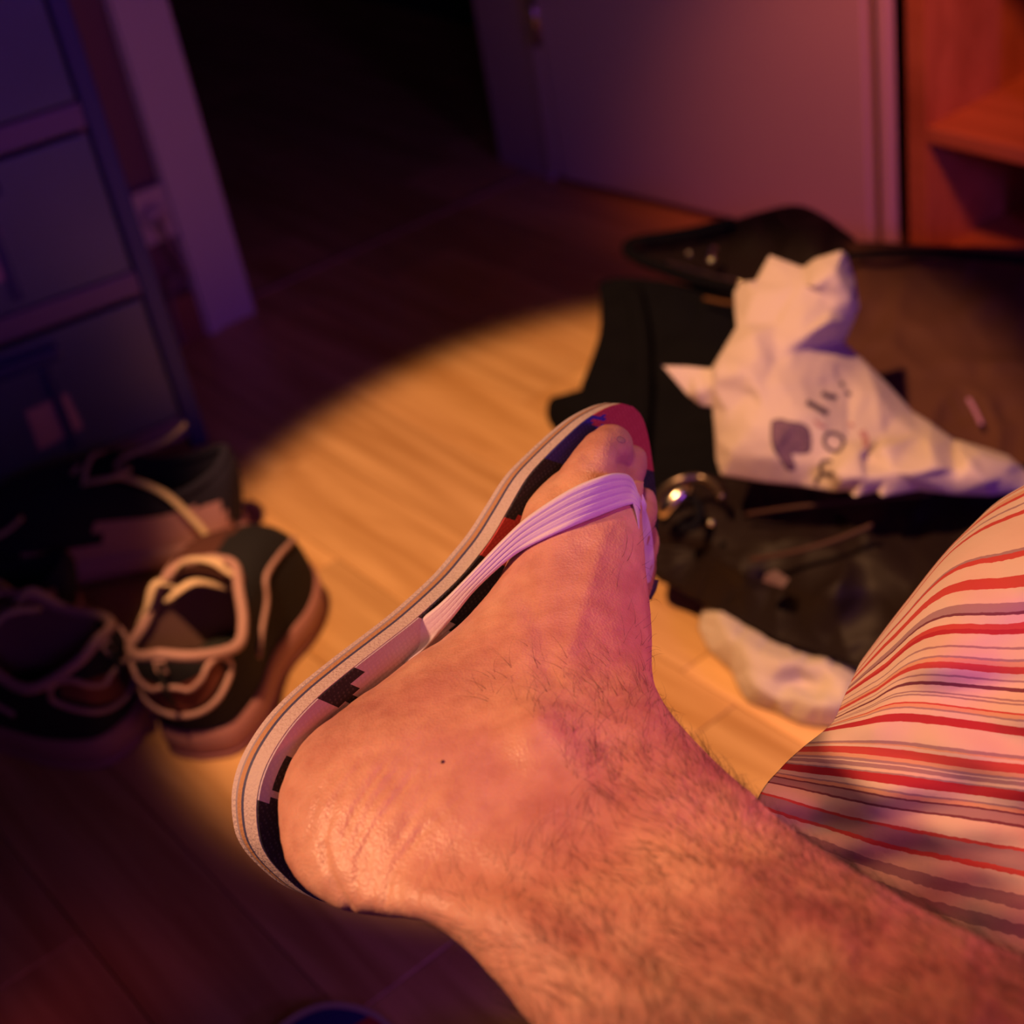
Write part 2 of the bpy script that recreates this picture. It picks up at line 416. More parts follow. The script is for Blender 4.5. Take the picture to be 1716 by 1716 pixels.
# ------------------------------------------------------------------ drawer tower at the left
FR = FL(352, 742); FR.z = 0
du = -(Vector((.92, .39, 0)).normalized()); db = Vector((du.y, -du.x, 0))
if db.y < 0: db = -db
M_['frame'] = mat('navy_plastic', (.045, .045, .22), .4, bump=.05)
M_['rail'] = mat('mauve_plastic', (.20, .13, .30), .45)
M_['tub'] = mat('translucent_blue_plastic', (.16, .19, .42), .32, trans=.35, var=.2, vscale=9)
M_['stuff1'] = mat('folded_cloth', (.40, .36, .48), .9, var=.4, vscale=25)
M_['stuff2'] = mat('dark_cloth', (.07, .06, .2), .9, var=.4, vscale=25)
M_['label'] = mat('paper_label', (.62, .36, .50), .8)
dt = thing('drawer_tower', 'tall blue translucent plastic drawer tower leaning dark behind the sneakers', 'drawer tower', FR)
TW, TD = .46, .30
def zat(py):                         # height on the tower's right front edge that is seen at pixel row py
    lo, hi = 0, 2.5
    for _ in range(40):
        mid = (lo + hi) / 2
        if proj(FR + UP * mid)[1] > py: lo = mid
        else: hi = mid
    return lo
zs = [.03, zat(462), zat(182), zat(182) * 2 - zat(462), zat(182) * 3 - 2 * zat(462)]
def tpart(name, o, u, v, w2, mm, bev=.003, par=dt):
    b = bmesh.new(); obox(b, o, u, v, w2, bev); return finish(name, b, M_[mm], par, smooth=False)
for k, (uu, vv) in enumerate(((0, 0), (TW - .02, 0), (0, TD - .02), (TW - .02, TD - .02))):
    tpart('post', FR + du * uu + db * vv, du * .02, db * .02, UP * zs[-1], 'frame')
for z in zs:
    tpart('rail_front', FR + du * .0205 + UP * (z - .012) - db * .002, du * (TW - .041), db * .02, UP * .026, 'rail')
    tpart('rail_side', FR + db * .021 + UP * (z - .012), du * .012, db * (TD - .043), UP * .026, 'frame')
tpart('back_panel', FR + db * (TD - .006) + du * .021 + UP * .02, du * (TW - .042), db * .004, UP * (zs[-1] - .03), 'frame', .001)
for k in range(len(zs) - 1):
    z0, z1 = zs[k] + .018, zs[k + 1] - .016; hgt = z1 - z0
    f = tpart('drawer', FR + du * .024 + UP * z0 - db * .006, du * (TW - .048), db * .004, UP * hgt, 'tub', .0015)
    tpart('side_wall', FR + du * .024 + UP * z0 - db * .001, du * .003, db * (TD - .02), UP * hgt * .95, 'tub', .001, f)
    tpart('drawer_floor', FR + du * .028 + UP * z0 - db * .001, du * (TW - .056), db * (TD - .02), UP * .003, 'tub', .001, f)
    tpart('handle', FR + du * .12 + UP * (z1 - .028) - db * .018, du * .20, db * .012, UP * .016, 'frame', .004, f)
    if k < 3: tpart('front_rib', FR + du * .135 + UP * (z0 + .01) - db * .010, du * .010, db * .004, UP * (hgt - .045), 'frame', .001, f)
    # folded clothes inside, things of their own
    for s in range(2 if k < 3 else 1):
        oo = FR + du * (.045 + s * .20) + UP * (z0 + .004) + db * .03
        t = thing('folded_clothes', ['pale folded clothes seen through the lowest drawer front', 'pale folded clothes seen through the second drawer front from below', 'folded clothes seen through the third drawer front from below', 'folded clothes in the topmost drawer of the blue tower'][k] + [' at its right side', ' at its left side'][s], 'clothes', oo)
        for q2 in range(3):
            b = bmesh.new(); obox(b, oo + UP * (q2 * hgt * .2), du * (.16 - .01 * q2), db * .18, UP * hgt * .19, .008)
            finish('folded_layer', b, M_['stuff1' if (q2 + k + s) % 2 else 'stuff2'], t)
# sticker labels on the drawer fronts (flat)
def dpt(px, py):                      # point of the drawer front plane seen at a pixel
    o = FR - db * .0065; r = ray(px, py); return CAM + r * ((o - CAM).dot(db) / r.dot(db))
for cs in ([(42, 690), (112, 658), (140, 716), (66, 754)], [(-40, 400), (0, 385), (16, 465), (-30, 485)]):
    b = bmesh.new(); pts = [dpt(*c) for c in cs]
    prism(b, pts, -db * .0006); finish('sticker', b, M_['label'], dt, smooth=False)
# wall socket with plug and cable between tower and door post
def wpt(px, py, o=.001):
    b0 = W0 - dn * o; r = ray(px, py); return CAM + r * ((b0 - CAM).dot(dn) / r.dot(dn))
sk = thing('wall_socket', 'pale mauve wall socket between the drawer tower and the door post', 'socket', wpt(250, 360, .0))
b = bmesh.new(); c = wpt(251, 358); obox(b, c - dw * .022 - UP * .034, dw * .044, -dn * .012, UP * .068, .003); finish('cover_plate', b, M_['plastic'], sk, smooth=False)
b = bmesh.new(); tube(b, [c - dn * .0135, c - dn * .0195], .015, 16); finish('plug', b, M_['plastic'], sk)
b = bmesh.new(); pts = [tuple(c - dn * .02), tuple(c - dn * .035 - UP * .02), tuple(c - dn * .03 + dw * .012 - UP * .08), tuple(wpt(285, 470, .02)), tuple(wpt(292, 530, .02))]
e = Vector(pts[-1]); pts.append((e.x, e.y, .004)); tube(b, cr(pts, 6), .0028, 8); tag(finish('cable', b, mat('grey_cable', (.28, .17, .2), .6)), 'thin greyish cable hanging down from the wall socket', 'cable')

# ================================================================== THE PERSON
body_root = thing('person', 'bare hairy right foot and lower leg of a person in striped shorts, resting sideways', 'person', (.05, .5, 0))
# cross-sections: left contour pixel, right contour pixel, their distances, half depth (m), roundness
S = [
 ((938, 792), (1078, 806), .690, .672, .013, 2.1),
 ((890, 845), (1074, 858), .678, .660, .019, 2.1),
 ((868, 905), (1078, 935), .665, .648, .024, 2.1),
 ((846, 962), (1086, 1005), .655, .636, .028, 2.1),
 ((800, 1026), (1090, 1062), .644, .622, .031, 2.15),
 ((708, 1104), (1091, 1112), .630, .606, .034, 2.2),
 ((590, 1182), (1098, 1150), .612, .590, .036, 2.3),
 ((515, 1248), (1122, 1192), .597, .575, .037, 2.4),
 ((478, 1330), (1163, 1240), .583, .560, .037, 2.4),
 ((479, 1400), (1205, 1282), .572, .546, .037, 2.4),
 ((505, 1468), (1250, 1322), .562, .532, .036, 2.35),
 ((572, 1520), (1300, 1368), .548, .518, .036, 2.3),
 ((655, 1536), (1350, 1406), .536, .505, .037, 2.2),
 ((725, 1545), (1405, 1440), .522, .492, .038, 2.15),
 ((800, 1600), (1475, 1482), .506, .474, .041, 2.1),
 ((862, 1668), (1570, 1536), .486, .452, .044, 2.1),
 ((925, 1745), (1716, 1604), .462, .424, .048, 2.05),
 ((1010, 1860), (1900, 1690), .432, .392, .052, 2.0),
 ((1225, 1995), (2010, 1812), .402, .374, .056, 2.0)]
def body_mesh():
    flat = [(*a, *b, da, d2, h, e) for a, b, da, d2, h, e in S]
    ss = cr(flat, 6); bm = bmesh.new(); rings = []; NV = 56
    for ax, ay, bx, by, da, d2, h, e in ss:
        A = P(ax, ay, da); B = P(bx, by, d2); c = (A + B) / 2; u = (A - B) / 2
        v = (c - CAM).normalized(); v = (v - u.normalized() * v.dot(u.normalized())).normalized()
        r = []
        for j in range(NV):
            q = 2 * PI * j / NV; cq, sq = math.cos(q), math.sin(q)
            r.append(bm.verts.new(c + u * (math.copysign(abs(cq) ** (2 / e), cq)) + v * (h * math.copysign(abs(sq) ** (2 / e), sq))))
        rings.append(r)
    stitch(bm, rings)
    def chain(pts, n=6, seg=16, flat=1.0):      # px, py, d, radius(mm)
        pp = cr([(*P(a, b, c), r / 1000) for a, b, c, r in pts], n)
        k = len(pp); P0 = [Vector(p[:3]) for p in pp]
        rr = []
        for i in range(k):
            t = (P0[min(i + 1, k - 1)] - P0[max(i - 1, 0)]).normalized(); a = t.cross(F_).normalized(); b = a.cross(t)
            rr.append([bm.verts.new(P0[i] + a * (math.cos(q) * pp[i][3]) + b * (math.sin(q) * pp[i][3])) for q in [2 * PI * j / seg for j in range(seg)]])
        # round end
        t = (P0[-1] - P0[-2]).normalized(); r0 = pp[-1][3]; a = t.cross(F_).normalized(); b = a.cross(t)
        for m_ in (30, 60, 82):
            al = math.radians(m_)
            rr.append([bm.verts.new(P0[-1] + t * (math.sin(al) * r0) + (a * math.cos(q) + b * math.sin(q)) * (r0 * math.cos(al))) for q in [2 * PI * j / seg for j in range(seg)]])
        stitch(bm, rr)
    # toes: big toe first
    chain([(975, 850, .672, 15), (990, 805, .680, 13.5), (1008, 772, .690, 12.4), (1020, 757, .695, 11.8), (1024, 748, .698, 10.5)])
    chain([(1020, 870, .672, 10), (1042, 822, .690, 8), (1058, 785, .702, 7.2), (1062, 768, .706, 6.4)])
    chain([(1035, 930, .672, 10), (1062, 890, .694, 8), (1077, 858, .712, 7.0), (1079, 838, .716, 6.2)])
    chain([(1045, 975, .680, 9), (1072, 938, .705, 7), (1082, 912, .720, 6.4), (1084, 896, .724, 5.6)])
    chain([(1050, 1010, .685, 9), (1070, 975, .710, 7), (1079, 952, .725, 6.2), (1082, 938, .729, 5.4)])
    # rest of the body outside the frame: knee, thigh, hips, other thigh and shin
    def wchain(pts, seg=28):
        pp = cr(pts, 6); k = len(pp); P0 = [Vector(p[:3]) for p in pp]; rr = []
        for i in range(k):
            t = (P0[min(i + 1, k - 1)] - P0[max(i - 1, 0)]).normalized(); a = t.cross(Vector((.3, .2, .93))).normalized(); b = a.cross(t)
            rr.append([bm.verts.new(P0[i] + a * (math.cos(q) * pp[i][3]) + b * (math.sin(q) * pp[i][3])) for q in [2 * PI * j / seg for j in range(seg)]])
        stitch(bm, rr)
    wchain([(.049, .285, .462, .028), (.063, .246, .474, .038), (.084, .210, .466, .060), (.112, .150, .455, .066), (.150, .060, .450, .068), (.155, -.010, .450, .070), (.130, -.100, .450, .078), (.080, -.240, .390, .088), (.050, -.360, .350, .098),
            (.120, -.420, .340, .105), (.200, -.380, .330, .098), (.235, -.200, .350, .086), (.250, .050, .368, .074), (.258, .260, .378, .066), (.262, .420, .380, .060), (.285, .485, .350, .056), (.300, .505, .280, .052), (.305, .490, .170, .048), (.308, .490, .085, .036), (.312, .540, .046, .033), (.318, .640, .030, .022)])
    me = bpy.data.meshes.new('body'); bmesh.ops.recalc_face_normals(bm, faces=bm.faces); bm.to_mesh(me); bm.free()
    o = bpy.data.objects.new('body_tmp', me); COL.objects.link(o)
    md = o.modifiers.new('r', 'REMESH'); md.mode = 'VOXEL'; md.voxel_size = .0016; md.use_smooth_shade = True
    s = o.modifiers.new('s', 'SMOOTH'); s.factor = .5; s.iterations = 7
    dg = bpy.context.evaluated_depsgraph_get(); me2 = bpy.data.meshes.new_from_object(o.evaluated_get(dg))
    bpy.data.objects.remove(o)
    return me2
me = body_mesh(); me.name = 'body'
# anatomical relief: bumps and creases pushed along the normal on the camera-side surface
def segd(x, y, pl):
    best = 1e9
    for (a, b), (c, d) in zip(pl, pl[1:]):
        vx, vy = c - a, d - b; t = max(0, min(1, ((x - a) * vx + (y - b) * vy) / (vx * vx + vy * vy)))
        best = min(best, math.hypot(x - a - t * vx, y - b - t * vy))
    return best
BUMPS = [(900, 1230, 62, 3.4), (880, 1250, 95, 1.6), (860, 1300, 60, -2.0), (985, 1330, 100, -2.2), (700, 1130, 80, 1.5), (930, 850, 50, 1.5), (740, 1010, 50, -1.5),
         (560, 1330, 90, 1.5), (1040, 1090, 60, -1.5), (900, 1060, 110, 1.5), (955, 1090, 60, -.6), (1030, 900, 30, .6), (560, 1445, 45, 1.4),
         (700, 1450, 60, -1.3), (1030, 1440, 110, -1.5), (1015, 748, 16, .7), (983, 765, 12, -1.0), (1046, 775, 13, -2.2)]
LINES = [([(1010, 900), (985, 990), (955, 1090)], 16, 1.0), ([(870, 985), (905, 1060), (925, 1140)], 18, -.8), ([(905, 1235), (1010, 1330), (1180, 1450), (1400, 1590)], 40, 2.0),
         ([(690, 1490), (850, 1520), (1010, 1640)], 30, 1.3), ([(760, 1445), (900, 1490), (1080, 1620)], 30, -1.2),
         ([(645, 1285), (590, 1370), (572, 1425)], 3.4, -1.1), ([(610, 1280), (560, 1350), (545, 1405)], 3.2, -.9), ([(572, 1290), (540, 1330), (528, 1365)], 3.0, -.8),
         ([(690, 1300), (625, 1390), (600, 1440), (596, 1505)], 3.6, -1.1), ([(705, 1390), (664, 1440), (648, 1480), (643, 1518)], 3.6, -1.3), ([(780, 1330), (700, 1400), (672, 1440)], 3.4, -.6),
         ([(545, 1420), (550, 1450), (566, 1490), (586, 1522)], 7, -2.4), ([(725, 1435), (708, 1470), (700, 1512)], 3.4, -1.0), ([(615, 1420), (620, 1470), (625, 1520)], 3, -.8), ([(672, 1450), (668, 1490), (672, 1520)], 3, -.7),
         ([(655, 1300), (605, 1380), (585, 1430)], 2.6, -.6), ([(735, 1320), (690, 1370), (660, 1420)], 3.0, -.7), ([(1005, 800), (1040, 806), (1062, 800)], 4, -.8), ([(668, 1290), (620, 1360), (596, 1420)], 2.4, -.5),
         ([(810, 1160), (900, 1120), (1010, 1130), (1085, 1140)], 30, -.5)]
def relief(me):
    me.update(); cos = []
    for v in me.vertices:
        co = v.co.copy(); n = v.normal; x, y, d = proj(co)
        if -50 < x < 1800 and 600 < y < 1800 and d < .8 and n.dot(co - CAM) < 0:
            s = 0
            for bx, by, r, h in BUMPS:
                q = ((x - bx) ** 2 + (y - by) ** 2) / (r * r)
                if q < 6: s += h * math.exp(-q)
            for pl, r, h in LINES:
                dd = segd(x, y, pl)
                if dd < 3 * r: s += (h if r > 10 else h * .6) * math.exp(-(dd / r) ** 2)
            # fine crossing skin creases over the heel
            hq = math.exp(-((x - 600) ** 2 + (y - 1370) ** 2) / 130 ** 2)
            if hq > .02: s += -.34 * hq * max(0, math.sin((x * .86 + y * .5) / 4.2 + 1.6 * noise.noise(Vector((x / 60, y / 60, 0))))) ** 3
            s += .8 * noise.noise(Vector((x / 75, y / 75, 1.3))) + .25 * noise.noise(Vector((x / 22, y / 22, 4)))
            co += n * (s / 1000)
        cos += co[:]
    me.vertices.foreach_set('co', cos); me.update()
relief(me)
for p in me.polygons: p.use_smooth = True
me.materials.clear(); me.materials.append(M_['skin'])
body = bpy.data.objects.new('body', me); COL.objects.link(body); body.parent = body_root; body.matrix_parent_inverse = Matrix.Translation(body_root.location).inverted()
bvh = BVHTree.FromPolygons([v.co for v in me.vertices], [tuple(p.vertices) for p in me.polygons])
def hit(px, py, default=None):
    r = ray(px, py).normalized(); loc, nor, i, d = bvh.ray_cast(CAM, r)
    return (loc - CAM).dot(F_) if loc is not None else default
# mole
h = hit(742, 1277); b = bmesh.new(); bmesh.ops.create_icosphere(b, subdivisions=2, radius=.00075, matrix=Matrix.Translation(P(742, 1277, h)))
o = finish('mole', b, M_['mole'], body_root); o['label'] = 'small dark mole'
# big toe nail, on the side turned to the strap
def patch(px, py, rx, ry, ang, lift, m_, name, par):
    b = bmesh.new(); rings = []
    for k, s in enumerate((1, .75, .45, .1)):
        r = []
        for j in range(20):
            q = 2 * PI * j / 20; x = px + s * (rx * math.cos(q) * math.cos(ang) - ry * math.sin(q) * math.sin(ang)); y = py + s * (rx * math.cos(q) * math.sin(ang) + ry * math.sin(q) * math.cos(ang))
            r.append(b.verts.new(P(x, y, (hit(x, y) or hit(px, py)) - lift * (1 - s * .8))))
        rings.append(r)
    stitch(b, rings, False); b.faces.new(rings[-1]); bmesh.ops.solidify(b, geom=b.faces[:], thickness=.0004)
    return finish(name, b, m_, par)
patch(1041, 737, 8, 5, .5, .0004, M_['nail'], 'toenail', body_root)
# hair on the leg: short bent tapering fibres
def hairs():
    b = bmesh.new(); polys = [p for p in me.polygons]
    legdir = (P(1500, 1600, .45) - P(950, 1350, .56)).normalized()
    tot = 0; tries = 0; verts = me.vertices
    V2 = []; Fc = []
    while tot < 3900 and tries < 900000:
        tries += 1
        p = polys[random.randrange(len(polys))]; c = p.center; x, y, d = proj(c)
        if not (700 < x < 1780 and 850 < y < 1800): continue
        n = p.normal
        if n.dot(c - CAM) > .02 * 0 + .25 * (c - CAM).length: continue
        # how hairy: grows along the leg and towards its upper contour
        t = ((x - 880) * .80 + (y - 1330) * .60) / 500
        edge = ((x - 858) * .60 - (y - 1300) * .80) / 300
        dens = 0
        if t > -.05: dens = min(1, .10 + 1.1 * max(0, t))
        if edge > .2 and y > 1060: dens = max(dens, .6 * min(1, (y - 1060) / 220))
        if x > 1020 and 860 < y < 1050: dens = max(dens, .05)
        if ((x - 820) ** 2 + (y - 1300) ** 2) < 120 ** 2 or x + y < 1960: dens *= .0
        dens *= .6 + .45 * noise.noise(Vector((x / 70, y / 70, 9)))
        if random.random() > dens: continue
        L = random.uniform(.007, .017); side = n.cross(legdir).normalized(); along = side.cross(n).normalized()
        ang = .35 + 1.1 * noise.noise(Vector((x / 170, y / 170, 2))) + random.gauss(0, .28)
        dr = (-along * math.cos(ang) + side * math.sin(ang)); cu = random.uniform(-.9, .9); lift = random.uniform(.15, .55)
        pts = []; pos = c - n * .0003; dcur = (dr + n * lift).normalized(); sgs = 5
        for k in range(sgs + 1):
            pts.append(pos.copy()); pos = pos + dcur * (L / sgs)
            dcur = (dcur + n.cross(dr) * (cu * .22) - n * (.13 * lift + .02)).normalized()
        base = len(V2); r0 = random.uniform(.000045, .000085)
        for k, q in enumerate(pts):
            tt = (pts[min(k + 1, sgs)] - pts[max(k - 1, 0)]).normalized(); a = tt.cross(n).normalized(); bb = a.cross(tt); r = r0 * (1 - .75 * k / sgs)
            for j in range(3): V2.append(q + a * (math.cos(2.0944 * j) * r) + bb * (math.sin(2.0944 * j) * r))
        for k in range(sgs):
            for j in range(3): Fc.append((base + k * 3 + j, base + k * 3 + (j + 1) % 3, base + k * 3 + 3 + (j + 1) % 3, base + k * 3 + 3 + j))
        tot += 1
    hm = bpy.data.meshes.new('leg_hair'); hm.from_pydata([tuple(v) for v in V2], [], Fc); hm.materials.append(M_['hair'])
    o = bpy.data.objects.new('leg_hair', hm); COL.objects.link(o); o.parent = body_root; o.matrix_parent_inverse = Matrix.Translation(body_root.location).inverted(); o['kind'] = 'stuff'
hairs()

# ------------------------------------------------------------------ striped shorts over the other knee (clothing: child of the person)
G = [  # guide lines across the cloth, v = 0 ... ; px, py, d
 [(1235, 1440, .600), (1400, 1510, .590), (1560, 1590, .570), (1716, 1650, .550), (1960, 1740, .53)],
 [(1272, 1336, .615), (1380, 1366, .600), (1500, 1396, .585), (1716, 1436, .565), (1960, 1480, .55)],
 [(1310, 1288, .620), (1400, 1298, .600), (1500, 1312, .585), (1716, 1338, .565), (1960, 1372, .55)],
 [(1347, 1254, .625), (1425, 1252, .603), (1510, 1258, .587), (1716, 1284, .568), (1960, 1305, .55)],
 [(1385, 1224, .632), (1440, 1212, .606), (1520, 1200, .590), (1716, 1222, .572), (1960, 1236, .555)],
 [(1402, 1204, .638), (1460, 1176, .612), (1540, 1140, .596), (1716, 1155, .580), (1960, 1160, .56)],
 [(1416, 1170, .645), (1478, 1130, .620), (1560, 1075, .603), (1716, 1070, .590), (1960, 1050, .57)],
 [(1430, 1140, .655), (1500, 1065, .630), (1590, 985, .615), (1716, 965, .605), (1960, 910, .59)],
 [(1440, 1118, .668), (1516, 1022, .645), (1606, 920, .635), (1716, 866, .630), (1960, 790, .62)],
 [(1446, 1108, .690), (1522, 1008, .672), (1612, 900, .665), (1716, 818, .662), (1960, 720, .655)],
 [(1452, 1112, .725), (1532, 1020, .715), (1622, 915, .715), (1716, 840, .715), (1960, 760, .71)],
 [(1462, 1160, .755), (1550, 1090, .765), (1640, 1010, .77), (1740, 960, .77), (1960, 900, .77)]]
def shorts():
    NU, NV = 16, 14
    W = []
    for k, g in enumerate(G):                # the leg of the shorts goes on round the thigh, out of the frame
        th = math.radians(205 - k * 21)
        W.append([tuple(P(*q)) for q in g] + [(.256 + .088 * math.cos(th), .16, .375 + .088 * math.sin(th)), (.240 + .105 * math.cos(th), -.14, .352 + .105 * math.sin(th)), (.21 + .125 * math.cos(th), -.36, .335 + .12 * math.sin(th))])
    rows = [cr(g, NU) for g in W]; nu = len(rows[0])
    cols = [cr([r[i] for r in rows], NV) for i in range(nu)]; nv = len(cols[0])
    bm = bmesh.new(); uv = bm.loops.layers.uv.new('UVMap'); grid = []
    for i in range(nu):
        c = []
        for j in range(nv):
            p = Vector(cols[i][j]); x, y, d = proj(p); v = j / NV; u = i / NU
            if i > 4 * NU: x, y = 1960, 1500
            f = math.sin((x * .62 + y * .78) / 33 + 1.3 * noise.noise(Vector((x / 200, y / 200, 0)))) * .0020 * min(1, max(0, (v - 3.0) / 2)) * (1 if v < 9 else .3) * 1.9
            f += .007 * noise.noise(Vector((x / 130, y / 60, 5)))
            f += .0016 * math.sin((x - 1.9 * y) / 40) * max(0, 1 - abs(v - 6.5) / 4)
            f -= .003 * math.exp(-((x - 1655) / 5.0) ** 2) * (1 if v < 2.4 else 0) * .15
            c.append(bm.verts.new(p + (p - CAM).normalized() * f))
        grid.append(c)
    for i in range(nu - 1):
        for j in range(nv - 1):
            fc = bm.faces.new((grid[i][j], grid[i + 1][j], grid[i + 1][j + 1], grid[i][j + 1]))
            for lp, (a, b2) in zip(fc.loops, ((i, j), (i + 1, j), (i + 1, j + 1), (i, j + 1))): lp[uv].uv = (a / NU / 10, b2 / NV / 12)
    bmesh.ops.recalc_face_normals(bm, faces=bm.faces)
    M = NT('striped_cotton'); cream = (.70, .54, .45); pale = (.74, .47, .40); mauve = (.36, .22, .25); dark = (.17, .04, .07); red = (.52, .06, .055); dred = (.42, .02, .035); org = (.66, .36, .24)
    st = [(0, cream), (.18, org), (.24, cream), (.40, mauve), (.46, cream), (.55, mauve), (.68, cream), (.80, red), (.86, mauve), (1.0, mauve), (1.02, red), (1.07, cream),
          (1.38, dark), (1.43, mauve), (1.60, dark), (1.63, org), (1.74, mauve), (1.78, cream), (1.93, dred), (2.14, mauve), (2.22, cream), (2.28, mauve), (2.42, cream), (2.50, mauve), (2.56, org),
          (2.74, red), (3.02, cream), (3.10, org), (3.16, mauve), (3.22, cream)]
    st2 = [(3.80, dred), (4.05, cream), (4.16, mauve), (4.24, org), (4.32, red), (4.38, cream), (4.56, mauve), (4.6, cream), (4.66, mauve), (4.7, cream), (4.9, dark), (4.95, cream),
           (5.1, mauve), (5.16, cream), (5.3, red), (5.46, org), (5.52, mauve), (5.56, cream), (5.75, mauve), (5.8, cream), (6.05, dred), (6.15, red), (6.25, cream), (6.38, dark), (6.42, mauve), (6.56, cream), (6.8, red), (7.0, cream), (7.25, red), (7.35, mauve), (7.42, cream), (7.7, dred)]
    st3 = [(7.92, cream), (8.0, red), (8.12, cream), (8.25, mauve), (8.3, cream), (8.5, red), (8.6, org), (8.7, cream), (8.9, dred), (9.0, cream), (9.3, red), (9.4, cream), (9.7, mauve), (9.8, cream), (10.2, red), (10.3, cream), (10.8, dred), (10.95, cream)]
    uvn = M.n('ShaderNodeUVMap'); sp = M.n('ShaderNodeSeparateXYZ'); M.l(uvn.outputs[0], sp.inputs[0])
    tc = M.n('ShaderNodeTexCoord'); nz = M.n('ShaderNodeTexNoise', Scale=300.0); M.l(tc.outputs['Object'], nz.inputs['Vector'])
    ma = M.n('ShaderNodeMath', operation='MULTIPLY_ADD'); ma.inputs[1].default_value = .0035; M.l(nz.outputs['Fac'], ma.inputs[0]); M.l(sp.outputs['Y'], ma.inputs[2])
    prev = None
    for lst, lo in ((st, 0), (st2, 3.8), (st3, 7.86)):
        rp = M.n('ShaderNodeValToRGB'); rp.color_ramp.interpolation = 'CONSTANT'; el = rp.color_ramp.elements
        el[0].position = 0; el[0].color = (*cream, 1); el.remove(el[1])
        for v, c in lst[:31]:
            if v == 0: continue
            e = el.new(v / 12 + .0017); e.color = (*c, 1)
        M.l(ma.outputs[0], rp.inputs[0])
        if prev is None: prev = rp.outputs[0]
        else:
            gt = M.n('ShaderNodeMath', operation='GREATER_THAN'); gt.inputs[1].default_value = lo / 12 + .0017; M.l(ma.outputs[0], gt.inputs[0])
            mx = M.n('ShaderNodeMix', data_type='RGBA'); M.l(gt.outputs[0], mx.inputs[0]); M.l(prev, mx.inputs[6]); M.l(rp.outputs[0], mx.inputs[7]); prev = mx.outputs[2]
    M.l(prev, M.b.inputs['Base Color']); M.b.inputs['Roughness'].default_value = .85
    n2 = M.n('ShaderNodeTexNoise', Scale=60.0, Detail=4.0); M.l(tc.outputs['Object'], n2.inputs['Vector'])
    bp = M.n('ShaderNodeBump', Strength=.35, Distance=.002); M.l(n2.outputs['Fac'], bp.inputs['Height']); M.l(bp.outputs['Normal'], M.b.inputs['Normal'])
    o = finish('shorts', bm, M.m, body_root, recalc=False)
    s = o.modifiers.new('s', 'SOLIDIFY'); s.thickness = .0012; s.offset = 0
    o['label'] = 'cream shorts with red, mauve and dark red stripes'
shorts()

# ================================================================== FLIP-FLOP ON THE FOOT
near = [(1040, 676), (1018, 682), (985, 700), (956, 724), (911, 768), (880, 804), (849, 857), (823, 901), (796, 937), (761, 977), (699, 1034), (646, 1076), (592, 1118),
        (530, 1170), (482, 1222), (446, 1282), (430, 1340), (433, 1400), (448, 1436), (474, 1466), (507, 1494), (541, 1511), (568, 1512)]
far = [(1058, 681), (1072, 696), (1082, 722), (1090, 765), (1098, 830), (1101, 880), (1098, 935), (1085, 1000), (1060, 1060), (1020, 1110), (960, 1150), (905, 1185), (850, 1230),
       (800, 1290), (765, 1340), (735, 1390), (712, 1430), (690, 1465), (668, 1488), (645, 1500), (620, 1508), (598, 1512), (580, 1513)]
NS = Vector((.725, .077, -.684)); KS = -462.9e-3
def sole_d(px, py):
    r = ((px - 858) / FPX, (py - 858) / FPX, 1); return KS / (r[0] * NS[0] + r[1] * NS[1] + NS[2])
NW = X_ * NS[0] + Y_ * NS[1] + F_ * NS[2]; NW.normalize()
ns = cr(near, 5); fs = cr(far, 5)
ff = thing('flip_flop', 'patterned flip-flop with ribbed lilac strap worn on the bare foot', 'flip-flop', P(700, 1100, .66))
def thick(t): return .0155 - .0065 * max(0, 1 - t / .35) if t < .35 else .0155
def ring_loop(k, off_):
    """closed outline of the sole, sunk by off_ (0..1 of its thickness)"""
    L = []
    n = len(ns)
    for i, (x, y) in enumerate(ns): L.append(P(x, y, sole_d(x, y)) - NW * thick(i / n) * off_)
    for i in range(n - 1, -1, -1):
        x, y = fs[i]; L.append(P(x, y, sole_d(x, y)) - NW * thick(i / n) * off_)
    return L
def layer(name, a, b_, m_, label, inset=0.0):
    A, B = ring_loop(0, a), ring_loop(0, b_); n = len(A); bm = bmesh.new()
    if inset:
        c = [(A[i] + A[n - 1 - i]) / 2 for i in range(n)]
        A = [p + (q - p).normalized() * inset for p, q in zip(A, c)]; B = [p + (q - p).normalized() * inset for p, q in zip(B, c)]
    va = [bm.verts.new(p) for p in A]; vb = [bm.verts.new(p) for p in B]
    for i in range(n): bm.faces.new((va[i], va[(i + 1) % n], vb[(i + 1) % n], vb[i]))
    h2 = n // 2
    for vv in (va, vb):
        for i in range(h2 - 1): bm.faces.new((vv[i], vv[i + 1], vv[n - 2 - i], vv[n - 1 - i]))
    o = finish(name, bm, m_, ff, smooth=False); o['label'] = label
    return o
layer('sole_layer', .0, .50, M_['rub'], 'thick cream textured upper layer')
layer('sole_layer', .50, .60, M_['rub_b'], 'thin dark blue line')
layer('sole_layer', .60, .76, M_['rub_o'], 'orange layer')
layer('sole_layer', .76, .83, M_['rub_g'], 'thin grey line')
layer('outsole', .83, 1.0, M_['rub'], 'cream bottom layer')
